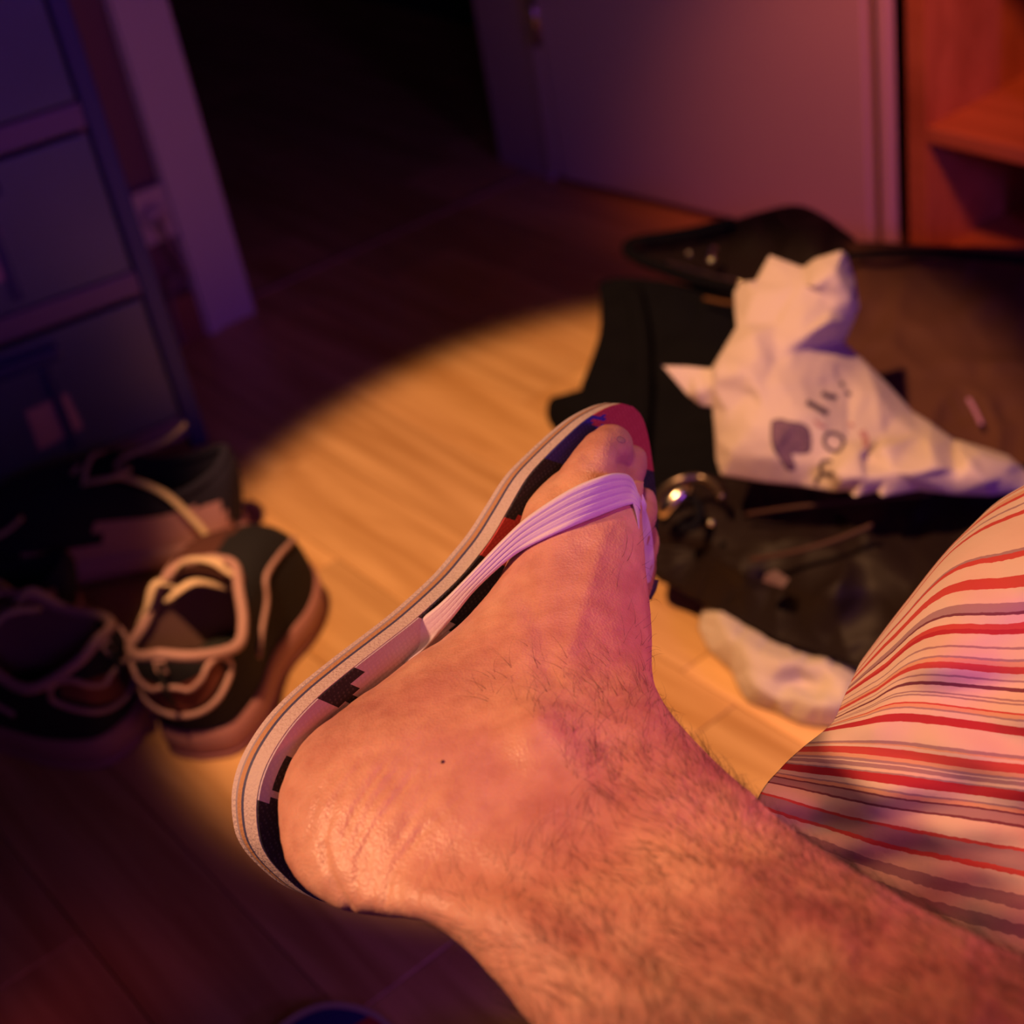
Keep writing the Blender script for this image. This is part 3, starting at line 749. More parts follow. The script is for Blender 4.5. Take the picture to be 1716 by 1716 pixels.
# footbed with printed colour blocks
def footbed():
    bm = bmesh.new(); K = 16; n = len(ns); g = []
    for i in range(n):
        a = ns[i]; b2 = fs[i]; row = []
        for k in range(K + 1):
            s = k / K; s = .5 - .5 * math.cos(PI * s) if False else s
            x, y = a[0] + (b2[0] - a[0]) * (.004 + .992 * s), a[1] + (b2[1] - a[1]) * (.004 + .992 * s)
            row.append(bm.verts.new(P(x, y, sole_d(x, y)) + NW * .0006))
        g.append(row)
    for i in range(n - 1):
        for k in range(K):
            try: f = bm.faces.new((g[i][k], g[i + 1][k], g[i + 1][k + 1], g[i][k + 1]))
            except ValueError: continue
            x, y, _ = proj(f.calc_center_median()); w2 = 6 * math.sin(x * .3) + 5 * math.sin(y * .37)
            t = i / n
            c = 0
            if x > 1006 + w2 or (x > 990 and y > 702 and y < 715 and x < 1003): c = 2 if y < 790 else 0
            elif y < 776 + w2: c = 1
            elif y < 866: c = 0
            elif y < 1004 and x > 800 + .0 * w2 and not (x < 846 and y > 936): c = 2
            elif y < 1040: c = 0
            elif x + .26 * y > 898 + w2 * .4 and y < 1300: c = 3 if x < 760 else 0
            elif y < 1178 + w2 * .5: c = 0
            elif y < 1338: c = 3 if not (x > 464 and y > 1275) else 0
            else: c = 0
            f.material_index = c
    o = finish('footbed', bm, [M_['fb_black'], M_['fb_blue'], M_['fb_red'], M_['fb_white']], ff, smooth=False)
    sdf = o.modifiers.new('s', 'SOLIDIFY'); sdf.thickness = .0008; sdf.offset = 0
    o['label'] = 'footbed printed in black, blue, red and white blocks'
footbed()
# strap: ribbed band over the foot
def band(name, up, lo, dep, thick_, ridges, NS_=10, NWD=20, label=None):
    U = cr(up, NS_); L = cr(lo, NS_); D = cr(dep, NS_); n = len(U)
    ds = []
    for i in range(n):
        r = []
        for k in range(NWD + 1):
            s = k / NWD; x = U[i][0] + (L[i][0] - U[i][0]) * s; y = U[i][1] + (L[i][1] - U[i][1]) * s
            h = hit(x, y, None); d = D[i][0]
            if h is not None: d = min(h, d)
            r.append([x, y, d])
        ds.append(r)
    for _ in range(26):                     # relax the distances so the band lies taut
        nd = [[p[2] for p in r] for r in ds]
        for i in range(1, n - 1):
            for k in range(NWD + 1):
                a = (ds[i - 1][k][2] + ds[i + 1][k][2]) / 2; kk = (ds[i][max(k - 1, 0)][2] + ds[i][min(k + 1, NWD)][2]) / 2
                nd[i][k] = .4 * ds[i][k][2] + .3 * a + .3 * kk
        for i in range(n):
            for k in range(NWD + 1): ds[i][k][2] = nd[i][k]
    bm = bmesh.new(); F2, B2 = [], []
    for i in range(n):
        fr, bk = [], []
        for k in range(NWD + 1):
            x, y, d = ds[i][k]; s = k / NWD
            gr = -.0005 * (math.cos(s * 2 * PI * ridges) > .80 and .1 < s < .9) * (1 if thick_ < .003 else min(1, max(0, (i - 22) / 25)))
            cap = math.sqrt(max(0, 1 - (2 * s - 1) ** 8))
            fr.append(bm.verts.new(P(x, y, d - .0006 - thick_ * (.35 + .65 * cap) - gr))); bk.append(bm.verts.new(P(x, y, d - .0004)))
        F2.append(fr); B2.append(bk)
    for i in range(n - 1):
        for k in range(NWD):
            bm.faces.new((F2[i][k], F2[i + 1][k], F2[i + 1][k + 1], F2[i][k + 1])); bm.faces.new((B2[i][k], B2[i][k + 1], B2[i + 1][k + 1], B2[i + 1][k]))
        bm.faces.new((F2[i][0], B2[i][0], B2[i + 1][0], F2[i + 1][0])); bm.faces.new((F2[i][NWD], F2[i + 1][NWD], B2[i + 1][NWD], B2[i][NWD]))
    for i in (0, n - 1):
        for k in range(NWD): bm.faces.new((F2[i][k], F2[i][k + 1], B2[i][k + 1], B2[i][k]))
    o = finish(name, bm, M_['strap'], ff, smooth=True)
    if label: o['label'] = label
    return o
band('strap', [(660, 1104), (666, 1076), (688, 1050), (735, 1013), (779, 970), (845, 901), (889, 862), (956, 819), (1013, 796), (1044, 793), (1060, 802), (1070, 826)],
     [(664, 1113), (682, 1111), (708, 1092), (756, 1039), (796, 990), (849, 941), (889, 915), (956, 884), (1000, 866), (1044, 849), (1062, 846), (1074, 856)],
     [(.650,0), (.647,0), (.645,0), (.643,0), (.642,0), (.641,0), (.641,1), (.642,1), (.646,1), (.655,1), (.664,1), (.672,1)], .0032, 5, NWD=30)
band('strap', [(1068, 822), (1078, 842), (1090, 880), (1095, 918), (1096, 950), (1090, 975)], [(1060, 846), (1066, 868), (1071, 898), (1077, 930), (1080, 955), (1084, 978)],
     [(.668,0), (.682,0), (.694,0), (.705,0), (.716,0), (.725,0)], .0026, 3, NWD=14)
b = bmesh.new(); tube(b, [P(1064, 838, .668), P(1068, 848, .680), P(1066, 860, .700), P(1055, 875, .715)], .0042, 12); finish('toe_post', b, M_['strap'], ff)
b = bmesh.new(); tube(b, [P(664, 1106, .652), P(672, 1098, .648), P(680, 1088, .645)], .0030, 14, .7); finish('strap_plug', b, M_['strap'], ff)
b = bmesh.new(); tube(b, [P(1092, 970, .722), P(1088, 985, .722), P(1080, 1000, .722)], .0035, 10); finish('strap_plug', b, M_['rub_b'], ff)

# ================================================================== THE OTHER FLIP-FLOP ON THE FLOOR (only its toe end in view)
def flat_flip(loc, rz):
    t = thing('flip_flop', 'flip-flop on the floor, blue and red toe end peeking in at the bottom edge', 'flip-flop', loc, rz=rz)
    Mx = Matrix.Translation(loc) @ Matrix.Rotation(rz, 4, 'Z')
    outl = cr([(0, -.001), (.02, -.030), (.07, -.036), (.13, -.033), (.20, -.044), (.245, -.042), (.275, -.022), (.283, .005), (.272, .032), (.235, .046), (.19, .045), (.13, .036), (.06, .034), (.018, .026), (0, -.001)], 5)[:-1]
    def lay(name, z0, z1, m_, sc=1.0):
        b = bmesh.new(); prism(b, [Mx @ Vector((.14 + (x - .14) * sc, y * sc, z0)) for x, y in outl], UP * (z1 - z0)); finish(name, b, m_, t, smooth=False)
    lay('outsole', .0005, .004, M_['rub']); lay('sole_layer', .0041, .007, M_['rub_o']); lay('sole_layer', .0071, .0165, M_['rub'])
    b = bmesh.new(); xs = sorted(set(round(x, 4) for x, y in outl))
    n = len(outl); v = [b.verts.new(Mx @ Vector((.14 + (x - .14) * .955, y * .93, .0172))) for x, y in outl]
    for i in range(n // 2):
        a, c, d, e = v[i], v[i + 1], v[n - 2 - i], v[n - 1 - i]
        if len({a, c, d, e}) < 3: continue
        try: f = b.faces.new([q for k, q in enumerate((a, c, d, e)) if q not in (a, c, d, e)[:k]])
        except ValueError: continue
        cx = (outl[i][0] + outl[i + 1][0]) / 2; f.material_index = 1 if cx > .25 else (2 if cx > .20 else (0 if cx > .1 else 3))
    finish('footbed', b, [M_['fb_black'], M_['fb_blue'], M_['fb_red'], M_['fb_white']], t, smooth=False)
    for s in (-1, 1):
        b = bmesh.new(); tube(b, [Mx @ Vector(q) for q in cr([(.12, s * .030, .016), (.15, s * .032, .036), (.18, s * .022, .05), (.205, 0, .045)], 6)], .006, 10, .45); finish('strap', b, M_['strap'], t)
    b = bmesh.new(); tube(b, [Mx @ Vector((.205, 0, .046)), Mx @ Vector((.206, 0, .017))], .004, 10); finish('toe_post', b, M_['strap'], t)
fp = FL(508, 1722); flat_flip(Vector((fp.x, fp.y, 0)) - Vector((math.cos(2.05), math.sin(2.05), 0)) * .283, 2.05)
# scrap of white cloth whose tip shows at the bottom edge
c = FL(905, 1722, .06)
t = thing('tissue', 'crumpled white tissue, only its tip showing at the bottom edge under the leg', 'tissue', (c.x, c.y, 0))
b = bmesh.new(); bmesh.ops.create_icosphere(b, subdivisions=4, radius=1)
for v in b.verts:
    r = 1 + .35 * (1 - abs(noise.noise(v.co * 2.1)) * 3) * .5; z = v.co.z * .031 * r
    v.co = Vector((c.x + .02, c.y - .03, .033)) + Vector((v.co.x * .045 * r, v.co.y * .035 * r, max(z, -.032)))
finish('crumpled_sheet', b, M_['bagw'], t)

# ================================================================== SHOES
def loop_pts(pts, n):                       # closed, resampled evenly by span
    L = cr(pts + [pts[0]], n)[:-1]; return L
def make_shoe(name, label, cat, loc, rz, sc, C, group=None, tilt=0.0, low=False, mirror=1, flare=1.0, sx=1.0):
    t = thing(name, label, cat, loc, group, rz)
    Mx = Matrix.Translation(loc) @ Matrix.Rotation(rz, 4, 'Z') @ Matrix.Rotation(tilt, 4, 'X') @ Matrix.Scale(sc, 4) @ Matrix.Diagonal((sx, 1, 1, 1))
    def W(x, y, z): return Mx @ Vector((x, y * mirror, z))
    def fin(nm, b, m_, par=t, smooth=True): return finish(nm, b, m_, par, smooth)
    # matched loops (heel -> inner side -> toe -> outer side): sole plan and collar
    sole = loop_pts([(.0, 0), (.012, -.027), (.06, -.038), (.13, -.036), (.20, -.047), (.26, -.040), (.292, -.012), (.285, .020), (.25, .042), (.19, .048), (.12, .038), (.06, .037), (.012, .026)], 6)
    ch = .098 if not low else .080
    col = loop_pts([(-.004, 0, ch + .008), (.006, -.022, ch), (.040, -.036 * flare, ch - .012), (.075, -.034 * flare, ch - .010), (.105, -.028 * flare, ch + .004), (.135, -.020 * flare, ch + .010), (.150, -.006, ch + .008), (.150, .006, ch + .008),
                    (.138, .020 * flare, ch + .010), (.108, .029 * flare, ch + .004), (.075, .035 * flare, ch - .010), (.040, .037 * flare, ch - .012), (.006, .022, ch)], 6)
    n = len(sole); z0 = .026; lv = 14
    def up(i, s):
        sx, sy = sole[i % n]; cx, cy, cz = col[i % n]; q = s * PI / 2
        k = 1 - math.cos(q) ** .9; front = max(0, (sx - .15) / .14)
        zz = math.sin(q) ** (1 - .15 * front)
        bul = 1 + .05 * math.sin(PI * s) * (1 - front)
        return ((sx + (cx - sx) * k - .010 * math.sin(PI * s) * (1 if sx < .02 else 0)), (sy + (cy - sy) * k) * bul, z0 + (cz - z0) * zz)
    b = bmesh.new(); R = [[b.verts.new(W(*up(i, k / lv))) for i in range(n)] for k in range(lv + 1)]; stitch(b, R, False)
    # colour blocks of the upper by region
    for f in b.faces:
        cc = Mx.inverted() @ f.calc_center_median()
        if C.get('panel') and C['panel'](cc.x, cc.y * mirror, cc.z): f.material_index = 1
    fin('upper', b, [C['upper'], C.get('upper2', C['upper'])])
    # lining, going down inside
    b = bmesh.new(); R = []
    for k in range(7):
        s = k / 6; R.append([b.verts.new(W(.07 + (col[i][0] - .07) * (.97 - .03 * s) + .01 * s, col[i][1] * (.95 - .12 * s), col[i][2] - .003 - s * (col[i][2] - .036))) for i in range(n)])
    stitch(b, R, False); o = fin('lining', b, C['lining'])
    b = bmesh.new(); b.faces.new([b.verts.new(W(.07 + (x - .07) * .98, y * .88, .0345)) for x, y, z in col]); fin('insole', b, C['insole'], smooth=False)
    b = bmesh.new(); tube(b, [W(x, y, z) for x, y, z in col], .0042 * sc, 8, closed=True); fin('collar_trim', b, C['trim'])
    # sole: midsole and outsole
    def slab(nm, za, zb, gro, m_):
        b = bmesh.new(); rr = []
        for z, g in ((za, gro - .002), (za + .002, gro), ((za + zb) / 2, gro + .001), (zb - .002, gro), (zb, gro - .002)):
            rr.append([b.verts.new(W(.14 + (x - .14) * (1 + g / .14), y * (1 + g / .045), z + (.010 * max(0, (x - .21) / .08) ** 2))) for x, y in sole])
        stitch(b, rr); fin(nm, b, m_)
    slab('outsole', .0, .007, .002, C['outsole']); slab('midsole', .0072, .030, .003, C['midsole'])
    # tongue
    b = bmesh.new(); g = []
    for i in range(9):
        s = i / 8; x = .175 - .075 * s; z = ch - .006 + .030 * s + .004 * math.sin(PI * s); g.append([b.verts.new(W(x, (k / 6 - .5) * (.036 + .014 * s), z - .008 * (2 * k / 6 - 1) ** 2)) for k in range(7)])
    for i in range(8):
        for k in range(6): b.faces.new((g[i][k], g[i + 1][k], g[i + 1][k + 1], g[i][k + 1]))
    bmesh.ops.solidify(b, geom=b.faces[:], thickness=.004 * sc); fin('tongue', b, C['tongue'])
    # eyestays and laces
    for s in (-1, 1):
        b = bmesh.new(); tube(b, [W(*q) for q in cr([(.112, s * .030, ch + .006), (.145, s * .026, ch + .001), (.18, s * .024, ch - .012), (.205, s * .020, ch - .022)], 5)], .005 * sc, 8, .5); fin('eyestay', b, C['stay'])
    for k in range(5):
        x = .118 + .019 * k; zt = ch + .020 - .010 * k
        b = bmesh.new(); tube(b, [W(*q) for q in cr([(x, -.026, zt - .010), (x + .006, -.010, zt + .0), (x + .010, .010, zt + .0), (x + .014, .026, zt - .012)], 4)], .0028 * sc, 7, .6); fin('lace', b, C['lace'])
    for lp in C.get('loose', []):
        b = bmesh.new(); tube(b, [W(*q) for q in cr(lp, 6)], .0042 * sc, 8, .5); fin('lace', b, C['lace'])
    # heel decorations on the surface
    if C.get('heel'):
        def hs(a, s, o_=.0015):             # a: around heel in metres (signed), s height 0..1
            i = a / .0068; i0 = math.floor(i); fr = i - i0; p, q = Vector(up(i0, s)), Vector(up(i0 + 1, s)); r = p.lerp(q, fr)
            d = Vector((r.x - .07, r.y, 0)).normalized(); r += d * o_; return W(*r)
        pts = [(-.016, .47), (-.028, .45), (-.046, .56), (-.060, .72), (-.070, .76), (-.078, .66), (-.076, .48), (-.056, .32), (-.030, .22), (.0, .19), (.030, .22), (.056, .32), (.076, .48), (.078, .66), (.070, .76), (.060, .72), (.046, .56), (.028, .45), (.016, .47)]
        pts = [(a * .80, s) for a, s in pts]
        lp = [tuple(hs(a, s)) for a, s in pts]
        b = bmesh.new(); tube(b, cr(lp + [lp[0]], 4)[:-1], .0022 * sc, 7, closed=True); fin('heel_piping', b, C['trim2'])
        b = bmesh.new(); g = []
        for i in range(21):
            a = (-.068 + .136 * i / 20) * .80; lo_, hi_ = .26 + 2.2 * abs(a / .62) ** 1.0 * 1.0, .54
            e_ = abs(a / .80) / .068; lo_ = .20 + .30 * e_ ** 1.7; hi_ = .46 + .28 * e_ ** 1.5
            g.append([b.verts.new(hs(a, lo_ + (hi_ - lo_) * k / 5, .0010)) for k in range(6)])
        for i in range(20):
            for k in range(5): b.faces.new((g[i][k], g[i + 1][k], g[i + 1][k + 1], g[i][k + 1]))
        fin('heel_patch', b, C['patch'])
        b = bmesh.new()                       # small square tag frame with an open centre
        q = [(-.008, .82), (.008, .82), (.008, .66), (-.008, .66)]
        tube(b, [hs(a, s, .002) for a, s in q], .0017 * sc, 6, closed=True); fin('heel_tag', b, C['tagm'])
        b = bmesh.new(); tube(b, [W(-.012, 0, ch + .0), W(-.016, 0, ch - .02), W(-.013, 0, ch - .034)], .004 * sc, 8, .5); fin('pull_strip', b, C['upper'])
    # curved side line
    if C.get('side'):
        for s in (-1, 1):
            idx = [(i, q) for i, q in ((14, .30), (17, .42), (20, .56), (23, .70), (26, .60), (29, .45), (32, .30))]
            if s > 0: idx = [(n - i, q) for i, q in idx]
            lp = []
            for i, q in idx:
                r = Vector(up(i, q)); r += Vector((0, r.y, 0)).normalized() * .001; lp.append(tuple(W(*r)))
            b = bmesh.new(); tube(b, cr(lp, 5), .0022 * sc, 7); fin('side_line', b, C['trim2'])
    return t
navy = mat('navy_suede', (.018, .016, .045), .9, bump=.3, bscale=500); blackm = mat('black_mesh_fabric', (.012, .012, .018), .85, bump=.5, bscale=700)
mauv = mat('dusty_mauve_suede', (.60, .34, .42), .9, bump=.3, bscale=400, var=.1); pinkr = mat('pinkish_rubber', (.42, .20, .20), .6)
trimm = mat('pale_collar_edge', (.50, .30, .30), .6); rust = mat('rust_red_patch', (.20, .055, .04), .7, bump=.2); creamlace = mat('cream_lace', (.80, .62, .44), .8, bump=.3, bscale=900)
brn = mat('brown_side_fabric', (.10, .035, .03), .85, bump=.3, bscale=300); lin_ = mat('warm_grey_lining', (.36, .20, .19), .9, bump=.3, bscale=500); ins = mat('dark_insole', (.02, .02, .02), .9)
C1 = dict(upper=blackm, upper2=brn, lining=lin_, insole=ins, trim=trimm, trim2=trimm, outsole=pinkr, midsole=pinkr, tongue=brn, stay=brn, lace=creamlace, heel=True, patch=rust, tagm=trimm, side=True,
          panel=lambda x, y, z: x > .12 and y > .0, loose=[[(.112, -.02, .10), (.09, -.005, .118), (.075, .012, .112), (.09, .02, .100)], [(.112, .015, .10), (.10, .03, .112), (.085, .038, .098), (.082, .05, .08)]])
pA = FL(338, 1274); pB = FL(232, 1248)
make_shoe('running_shoe', 'black running shoe with laces lit inside its collar, nearest the flip-flop', 'shoe', Vector((pA.x, pA.y, 0)), math.radians(73), 1.12, C1, 'pair of black running shoes', flare=1.14, sx=.71)
make_shoe('running_shoe', 'black running shoe at the left edge, in shadow beside its mate', 'shoe', Vector((pB.x, pB.y, 0)), math.radians(150), 1.12, C1, 'pair of black running shoes', mirror=-1, flare=1.15, sx=.84)
C2 = dict(upper=mauv, upper2=navy, lining=navy, insole=ins, trim=navy, outsole=mat('brown_outsole', (.22, .09, .06), .7), midsole=mauv, tongue=navy, stay=navy, lace=creamlace, patch=navy,
          panel=lambda x, y, z: z > .070 or x < .006 or (x > .13 and z > .05),
          loose=[[(.13, .0, .09), (.10, .02, .108), (.055, .040, .095), (.03, .052, .065), (.022, .056, .05)], [(.13, .0, .09), (.10, -.012, .108), (.06, -.025, .112), (.035, -.03, .125)], [(.13, .005, .095), (.125, .03, .112), (.095, .034, .116), (.088, .018, .112), (.11, .0, .104)]])
pC = FL(418, 905)
make_shoe('sneaker', 'mauve and navy sneaker with cream bow laces, heel in the lamp light', 'shoe', Vector((pC.x, pC.y, 0)), math.radians(175), 1.0, C2, 'pair of mauve sneakers', flare=.9)
pD = Vector((-.42, 1.215, 0))
make_shoe('sneaker', 'dark sneaker half hidden between the running shoes and the mauve sneaker', 'shoe', Vector((pD.x, pD.y, 0)), math.radians(176), .88, C2, 'pair of mauve sneakers', low=True, flare=.9)

# ================================================================== BLACK LUGGAGE AT THE RIGHT
# large soft holdall at the back
hd = thing('holdall', 'large black soft holdall, haze-browned in colour, at the right edge behind the white bag', 'bag', FL(1600, 700))
soft('bag_body', [(1380, 412, 1.60), (1450, 405, 1.58), (1560, 411, 1.55), (1700, 414, 1.52), (1900, 420, 1.49), (1960, 500, 1.45), (1960, 700, 1.36), (1940, 800, 1.31), (1700, 820, 1.31), (1500, 815, 1.335), (1380, 800, 1.35), (1330, 700, 1.40), (1335, 520, 1.50)],
     [(1450, 500, 1.51), (1600, 520, 1.48), (1750, 520, 1.46), (1500, 650, 1.43), (1650, 680, 1.40), (1800, 700, 1.36), (1600, 800, 1.33)],
     M_['brown'], hd, back=.10, fill=70, wr=.012, wrs=12, rnd=3)
b = bmesh.new(); tube(b, [P(*q) for q in cr([(1400, 432, 1.55), (1500, 425, 1.53), (1620, 428, 1.505), (1760, 440, 1.48), (1900, 450, 1.45)], 6)], .004, 8); finish('zip', b, M_['blk'], hd)
b = bmesh.new(); tube(b, [P(*q) for q in cr([(1622, 668, 1.375), (1632, 685, 1.37), (1645, 712, 1.362)], 5)], .0022, 8); finish('zip_pull', b, mat('mauve_pull', (.35, .15, .28), .5), hd)
# open toiletry/shoulder bag on top with a zipped flap
sb = thing('shoulder_bag', 'open black shoulder bag with a zipped flap and humped top below the door', 'bag', FL(1200, 520))
soft('bag_body', [(1056, 418, 1.70), (1120, 398, 1.70), (1190, 382, 1.69), (1262, 358, 1.67), (1330, 343, 1.65), (1372, 356, 1.63), (1410, 382, 1.61), (1440, 412, 1.59), (1440, 470, 1.55), (1380, 520, 1.53), (1260, 510, 1.56), (1180, 486, 1.60), (1100, 455, 1.64)],
     [(1330, 385, 1.60), (1260, 400, 1.625), (1370, 430, 1.56), (1200, 430, 1.66), (1120, 425, 1.69)], M_['blk2'], sb, back=.05, fill=45, wr=.006, rnd=3)
b = bmesh.new(); tube(b, [P(*q) for q in cr([(1250, 487, 1.56), (1170, 470, 1.60), (1110, 450, 1.635), (1060, 428, 1.665), (1052, 412, 1.68), (1075, 402, 1.675), (1140, 392, 1.665), (1230, 372, 1.65)], 6)], .006, 8); finish('flap_edge', b, M_['blk'], sb)
b = bmesh.new(); tube(b, [P(*q) for q in cr([(1245, 474, 1.555), (1170, 456, 1.59), (1115, 438, 1.62)], 6)], .0018, 6); finish('zip', b, M_['steel'], sb)
b = bmesh.new(); tube(b, [P(*q) for q in cr([(1198, 416, 1.60), (1190, 428, 1.595), (1194, 438, 1.59)], 4)], .0045, 8, .6); finish('zip_pull', b, M_['steel'], sb)
b = bmesh.new(); tube(b, [P(*q) for q in cr([(1152, 422, 1.62), (1156, 428, 1.62)], 3)], .003, 8); finish('rivet', b, M_['steel'], sb)
# black rucksack standing left
rk = thing('rucksack', 'black cloth rucksack standing behind the toes of the flip-flop', 'bag', FL(1080, 760))
soft('bag_body', [(1003, 476, 1.66), (1030, 466, 1.66), (1110, 470, 1.64), (1200, 490, 1.60), (1262, 520, 1.56), (1262, 700, 1.47), (1240, 830, 1.42), (1120, 880, 1.42), (1050, 850, 1.45), (1000, 760, 1.52), (976, 700, 1.56), (972, 655, 1.58), (986, 615, 1.60), (1004, 560, 1.62), (1006, 510, 1.645)],
     [(1090, 520, 1.60), (1160, 560, 1.55), (1080, 620, 1.56), (1160, 680, 1.49), (1080, 740, 1.49)], M_['blk'], rk, back=.11, fill=55, wr=.008, rnd=3)
soft('side_pocket', [(972, 652, 1.57), (945, 660, 1.58), (922, 668, 1.59), (916, 690, 1.59), (922, 712, 1.59), (945, 735, 1.57), (985, 760, 1.54), (1010, 720, 1.53), (1000, 670, 1.55)], [(950, 695, 1.565), (975, 700, 1.55)], M_['blk'], rk, back=.03, fill=25, wr=.004, rnd=3)
b = bmesh.new(); tube(b, [P(*q) for q in cr([(1180, 500, 1.575), (1222, 508, 1.555), (1262, 506, 1.535)], 5)], .0022, 6); finish('piping', b, mat('brown_piping', (.14, .06, .02), .6), rk)
b = bmesh.new(); tube(b, [P(*q) for q in cr([(1060, 480, 1.62), (1075, 560, 1.575), (1078, 660, 1.53), (1070, 760, 1.475)], 6)], .009, 8, .3, flatdir=-F_); finish('shoulder_strap', b, M_['blk'], rk)
# black leather bag in front with bright buckle
lb = thing('leather_bag', 'black leather bag with a bright steel clasp, slumped under the white bag', 'bag', FL(1300, 960))
soft('bag_body', [(1090, 850, 1.34), (1110, 815, 1.36), (1160, 800, 1.36), (1260, 795, 1.35), (1400, 800, 1.32), (1560, 790, 1.29), (1760, 780, 1.25), (1900, 860, 1.22), (1900, 1100, 1.13), (1700, 1180, 1.12), (1560, 1150, 1.15), (1450, 1118, 1.19), (1380, 1098, 1.22), (1300, 1072, 1.25), (1240, 1040, 1.28), (1190, 1018, 1.305), (1130, 985, 1.32), (1095, 965, 1.33), (1083, 910, 1.335)],
     [(1180, 880, 1.29), (1300, 880, 1.255), (1450, 900, 1.21), (1250, 960, 1.25), (1400, 1000, 1.18), (1550, 1000, 1.15), (1200, 940, 1.275), (1350, 940, 1.225)],
     M_['blk2'], lb, back=.07, fill=60, wr=.007, wrs=14, rnd=3)
b = bmesh.new(); tube(b, [P(*q) for q in cr([(1258, 938, 1.245), (1330, 925, 1.222), (1400, 905, 1.21), (1462, 880, 1.205)], 6)], .0022, 6); finish('seam', b, mat('seam_piping', (.05, .02, .015), .7), lb)
b = bmesh.new(); tube(b, [P(*q) for q in cr([(1250, 862, 1.275), (1330, 850, 1.25), (1440, 838, 1.23), (1560, 828, 1.21)], 6)], .0018, 6); finish('seam', b, mat('seam_piping', (.05, .02, .015), .7), lb)
b = bmesh.new(); pts = [P(*q) for q in ((1282, 962, 1.225), (1300, 955, 1.222), (1322, 970, 1.215), (1312, 985, 1.215), (1278, 975, 1.225))]; prism(b, pts, -F_ * .002); finish('leather_tag', b, mat('mauve_tag', (.09, .045, .055), .6), lb, smooth=False)
b = bmesh.new(); tube(b, [P(*q) for q in cr([(1108, 862, 1.29), (1122, 842, 1.285), (1140, 824, 1.285), (1150, 818, 1.29)], 5)], lambda t: .0085 * (1 - .35 * abs(2 * t - 1) ** 3), 14, .8); finish('clasp_bar', b, M_['steel'], lb)
b = bmesh.new(); tube(b, [P(*q) for q in cr([(1098, 850, 1.31), (1110, 822, 1.305), (1140, 803, 1.30), (1175, 800, 1.30), (1200, 815, 1.29), (1210, 835, 1.28)], 6)], .0035, 8); finish('clasp_ring', b, mat('dark_steel', (.25, .2, .17), .35, metal=1), lb)
b = bmesh.new(); bmesh.ops.create_icosphere(b, subdivisions=2, radius=.0030, matrix=Matrix.Translation(P(1192, 876, 1.262))); finish('rivet', b, M_['steel'], lb)
b = bmesh.new(); tube(b, [P(*q) for q in cr([(1150, 830, 1.29), (1172, 850, 1.28), (1165, 880, 1.275), (1140, 885, 1.28)], 6)], .004, 8); finish('buckle_strap', b, M_['blk'], lb)

# ------------------------------------------------------------------ white drawstring/fabric bag on the luggage
wb = thing('fabric_bag', 'crumpled white fabric bag with grey print standing on the black luggage', 'bag', P(1400, 800, 1.28))
bagout = [(1110, 613, 1.27), (1150, 614, 1.265), (1192, 618, 1.255), (1210, 588, 1.265), (1234, 548, 1.275), (1231, 520, 1.30), (1230, 490, 1.31), (1240, 473, 1.31), (1266, 470, 1.30), (1278, 448, 1.305), (1290, 428, 1.31), (1318, 438, 1.30), (1346, 448, 1.29), (1366, 433, 1.285), (1410, 420, 1.28), (1420, 428, 1.29), (1432, 465, 1.30), (1440, 513, 1.285), (1430, 540, 1.29), (1415, 574, 1.305),
          (1450, 606, 1.31), (1492, 648, 1.31), (1530, 690, 1.30), (1560, 708, 1.29), (1600, 735, 1.28), (1650, 750, 1.27), (1690, 764, 1.255), (1716, 786, 1.24), (1740, 806, 1.235), (1716, 822, 1.225), (1660, 831, 1.21), (1600, 829, 1.205), (1540, 822, 1.20), (1478, 832, 1.19), (1468, 824, 1.195), (1440, 830, 1.19), (1432, 832, 1.19), (1420, 822, 1.20), (1398, 824, 1.21), (1340, 814, 1.225), (1280, 808, 1.235), (1208, 796, 1.25), (1200, 770, 1.255), (1198, 730, 1.255), (1194, 682, 1.255), (1175, 680, 1.26), (1152, 662, 1.262), (1130, 636, 1.265)]
bagin = [(1195, 650, 1.245), (1168, 655, 1.248), (1160, 632, 1.262), (1200, 620, 1.238), (1258, 500, 1.282), (1250, 540, 1.272), (1262, 476, 1.29), (1335, 475, 1.268), (1360, 478, 1.255), (1400, 455, 1.250), (1425, 502, 1.262), (1380, 490, 1.268), (1345, 480, 1.272), (1390, 520, 1.262),
         (1262, 560, 1.245), (1270, 600, 1.235), (1240, 620, 1.225), (1255, 660, 1.235), (1300, 600, 1.246), (1345, 560, 1.240), (1390, 540, 1.240), (1350, 585, 1.256), (1300, 545, 1.262), (1280, 650, 1.222), (1340, 640, 1.228), (1395, 610, 1.262), (1400, 650, 1.262), (1250, 720, 1.215), (1225, 760, 1.225), (1220, 690, 1.238), (1300, 710, 1.205), (1300, 770, 1.212), (1360, 700, 1.208), (1380, 780, 1.210), (1420, 740, 1.215),
         (1420, 650, 1.262), (1470, 660, 1.262), (1500, 700, 1.250), (1540, 730, 1.245), (1480, 730, 1.240), (1450, 765, 1.222), (1400, 790, 1.180), (1440, 762, 1.188), (1480, 750, 1.186), (1560, 746, 1.198), (1640, 758, 1.215), (1410, 808, 1.180), (1450, 800, 1.176), (1500, 790, 1.180), (1545, 800, 1.184), (1560, 780, 1.178), (1600, 790, 1.195), (1620, 770, 1.190), (1690, 775, 1.215), (1650, 805, 1.190), (1680, 800, 1.205)]
bag = soft('cloth', bagout, bagin, M_['bagw'], wb, back=.05, sub=3, sm=1, fill=0, wr=.002, wrs=6)
bv2 = BVHTree.FromPolygons([v.co for v in bag.data.vertices], [tuple(p.vertices) for p in bag.data.polygons])
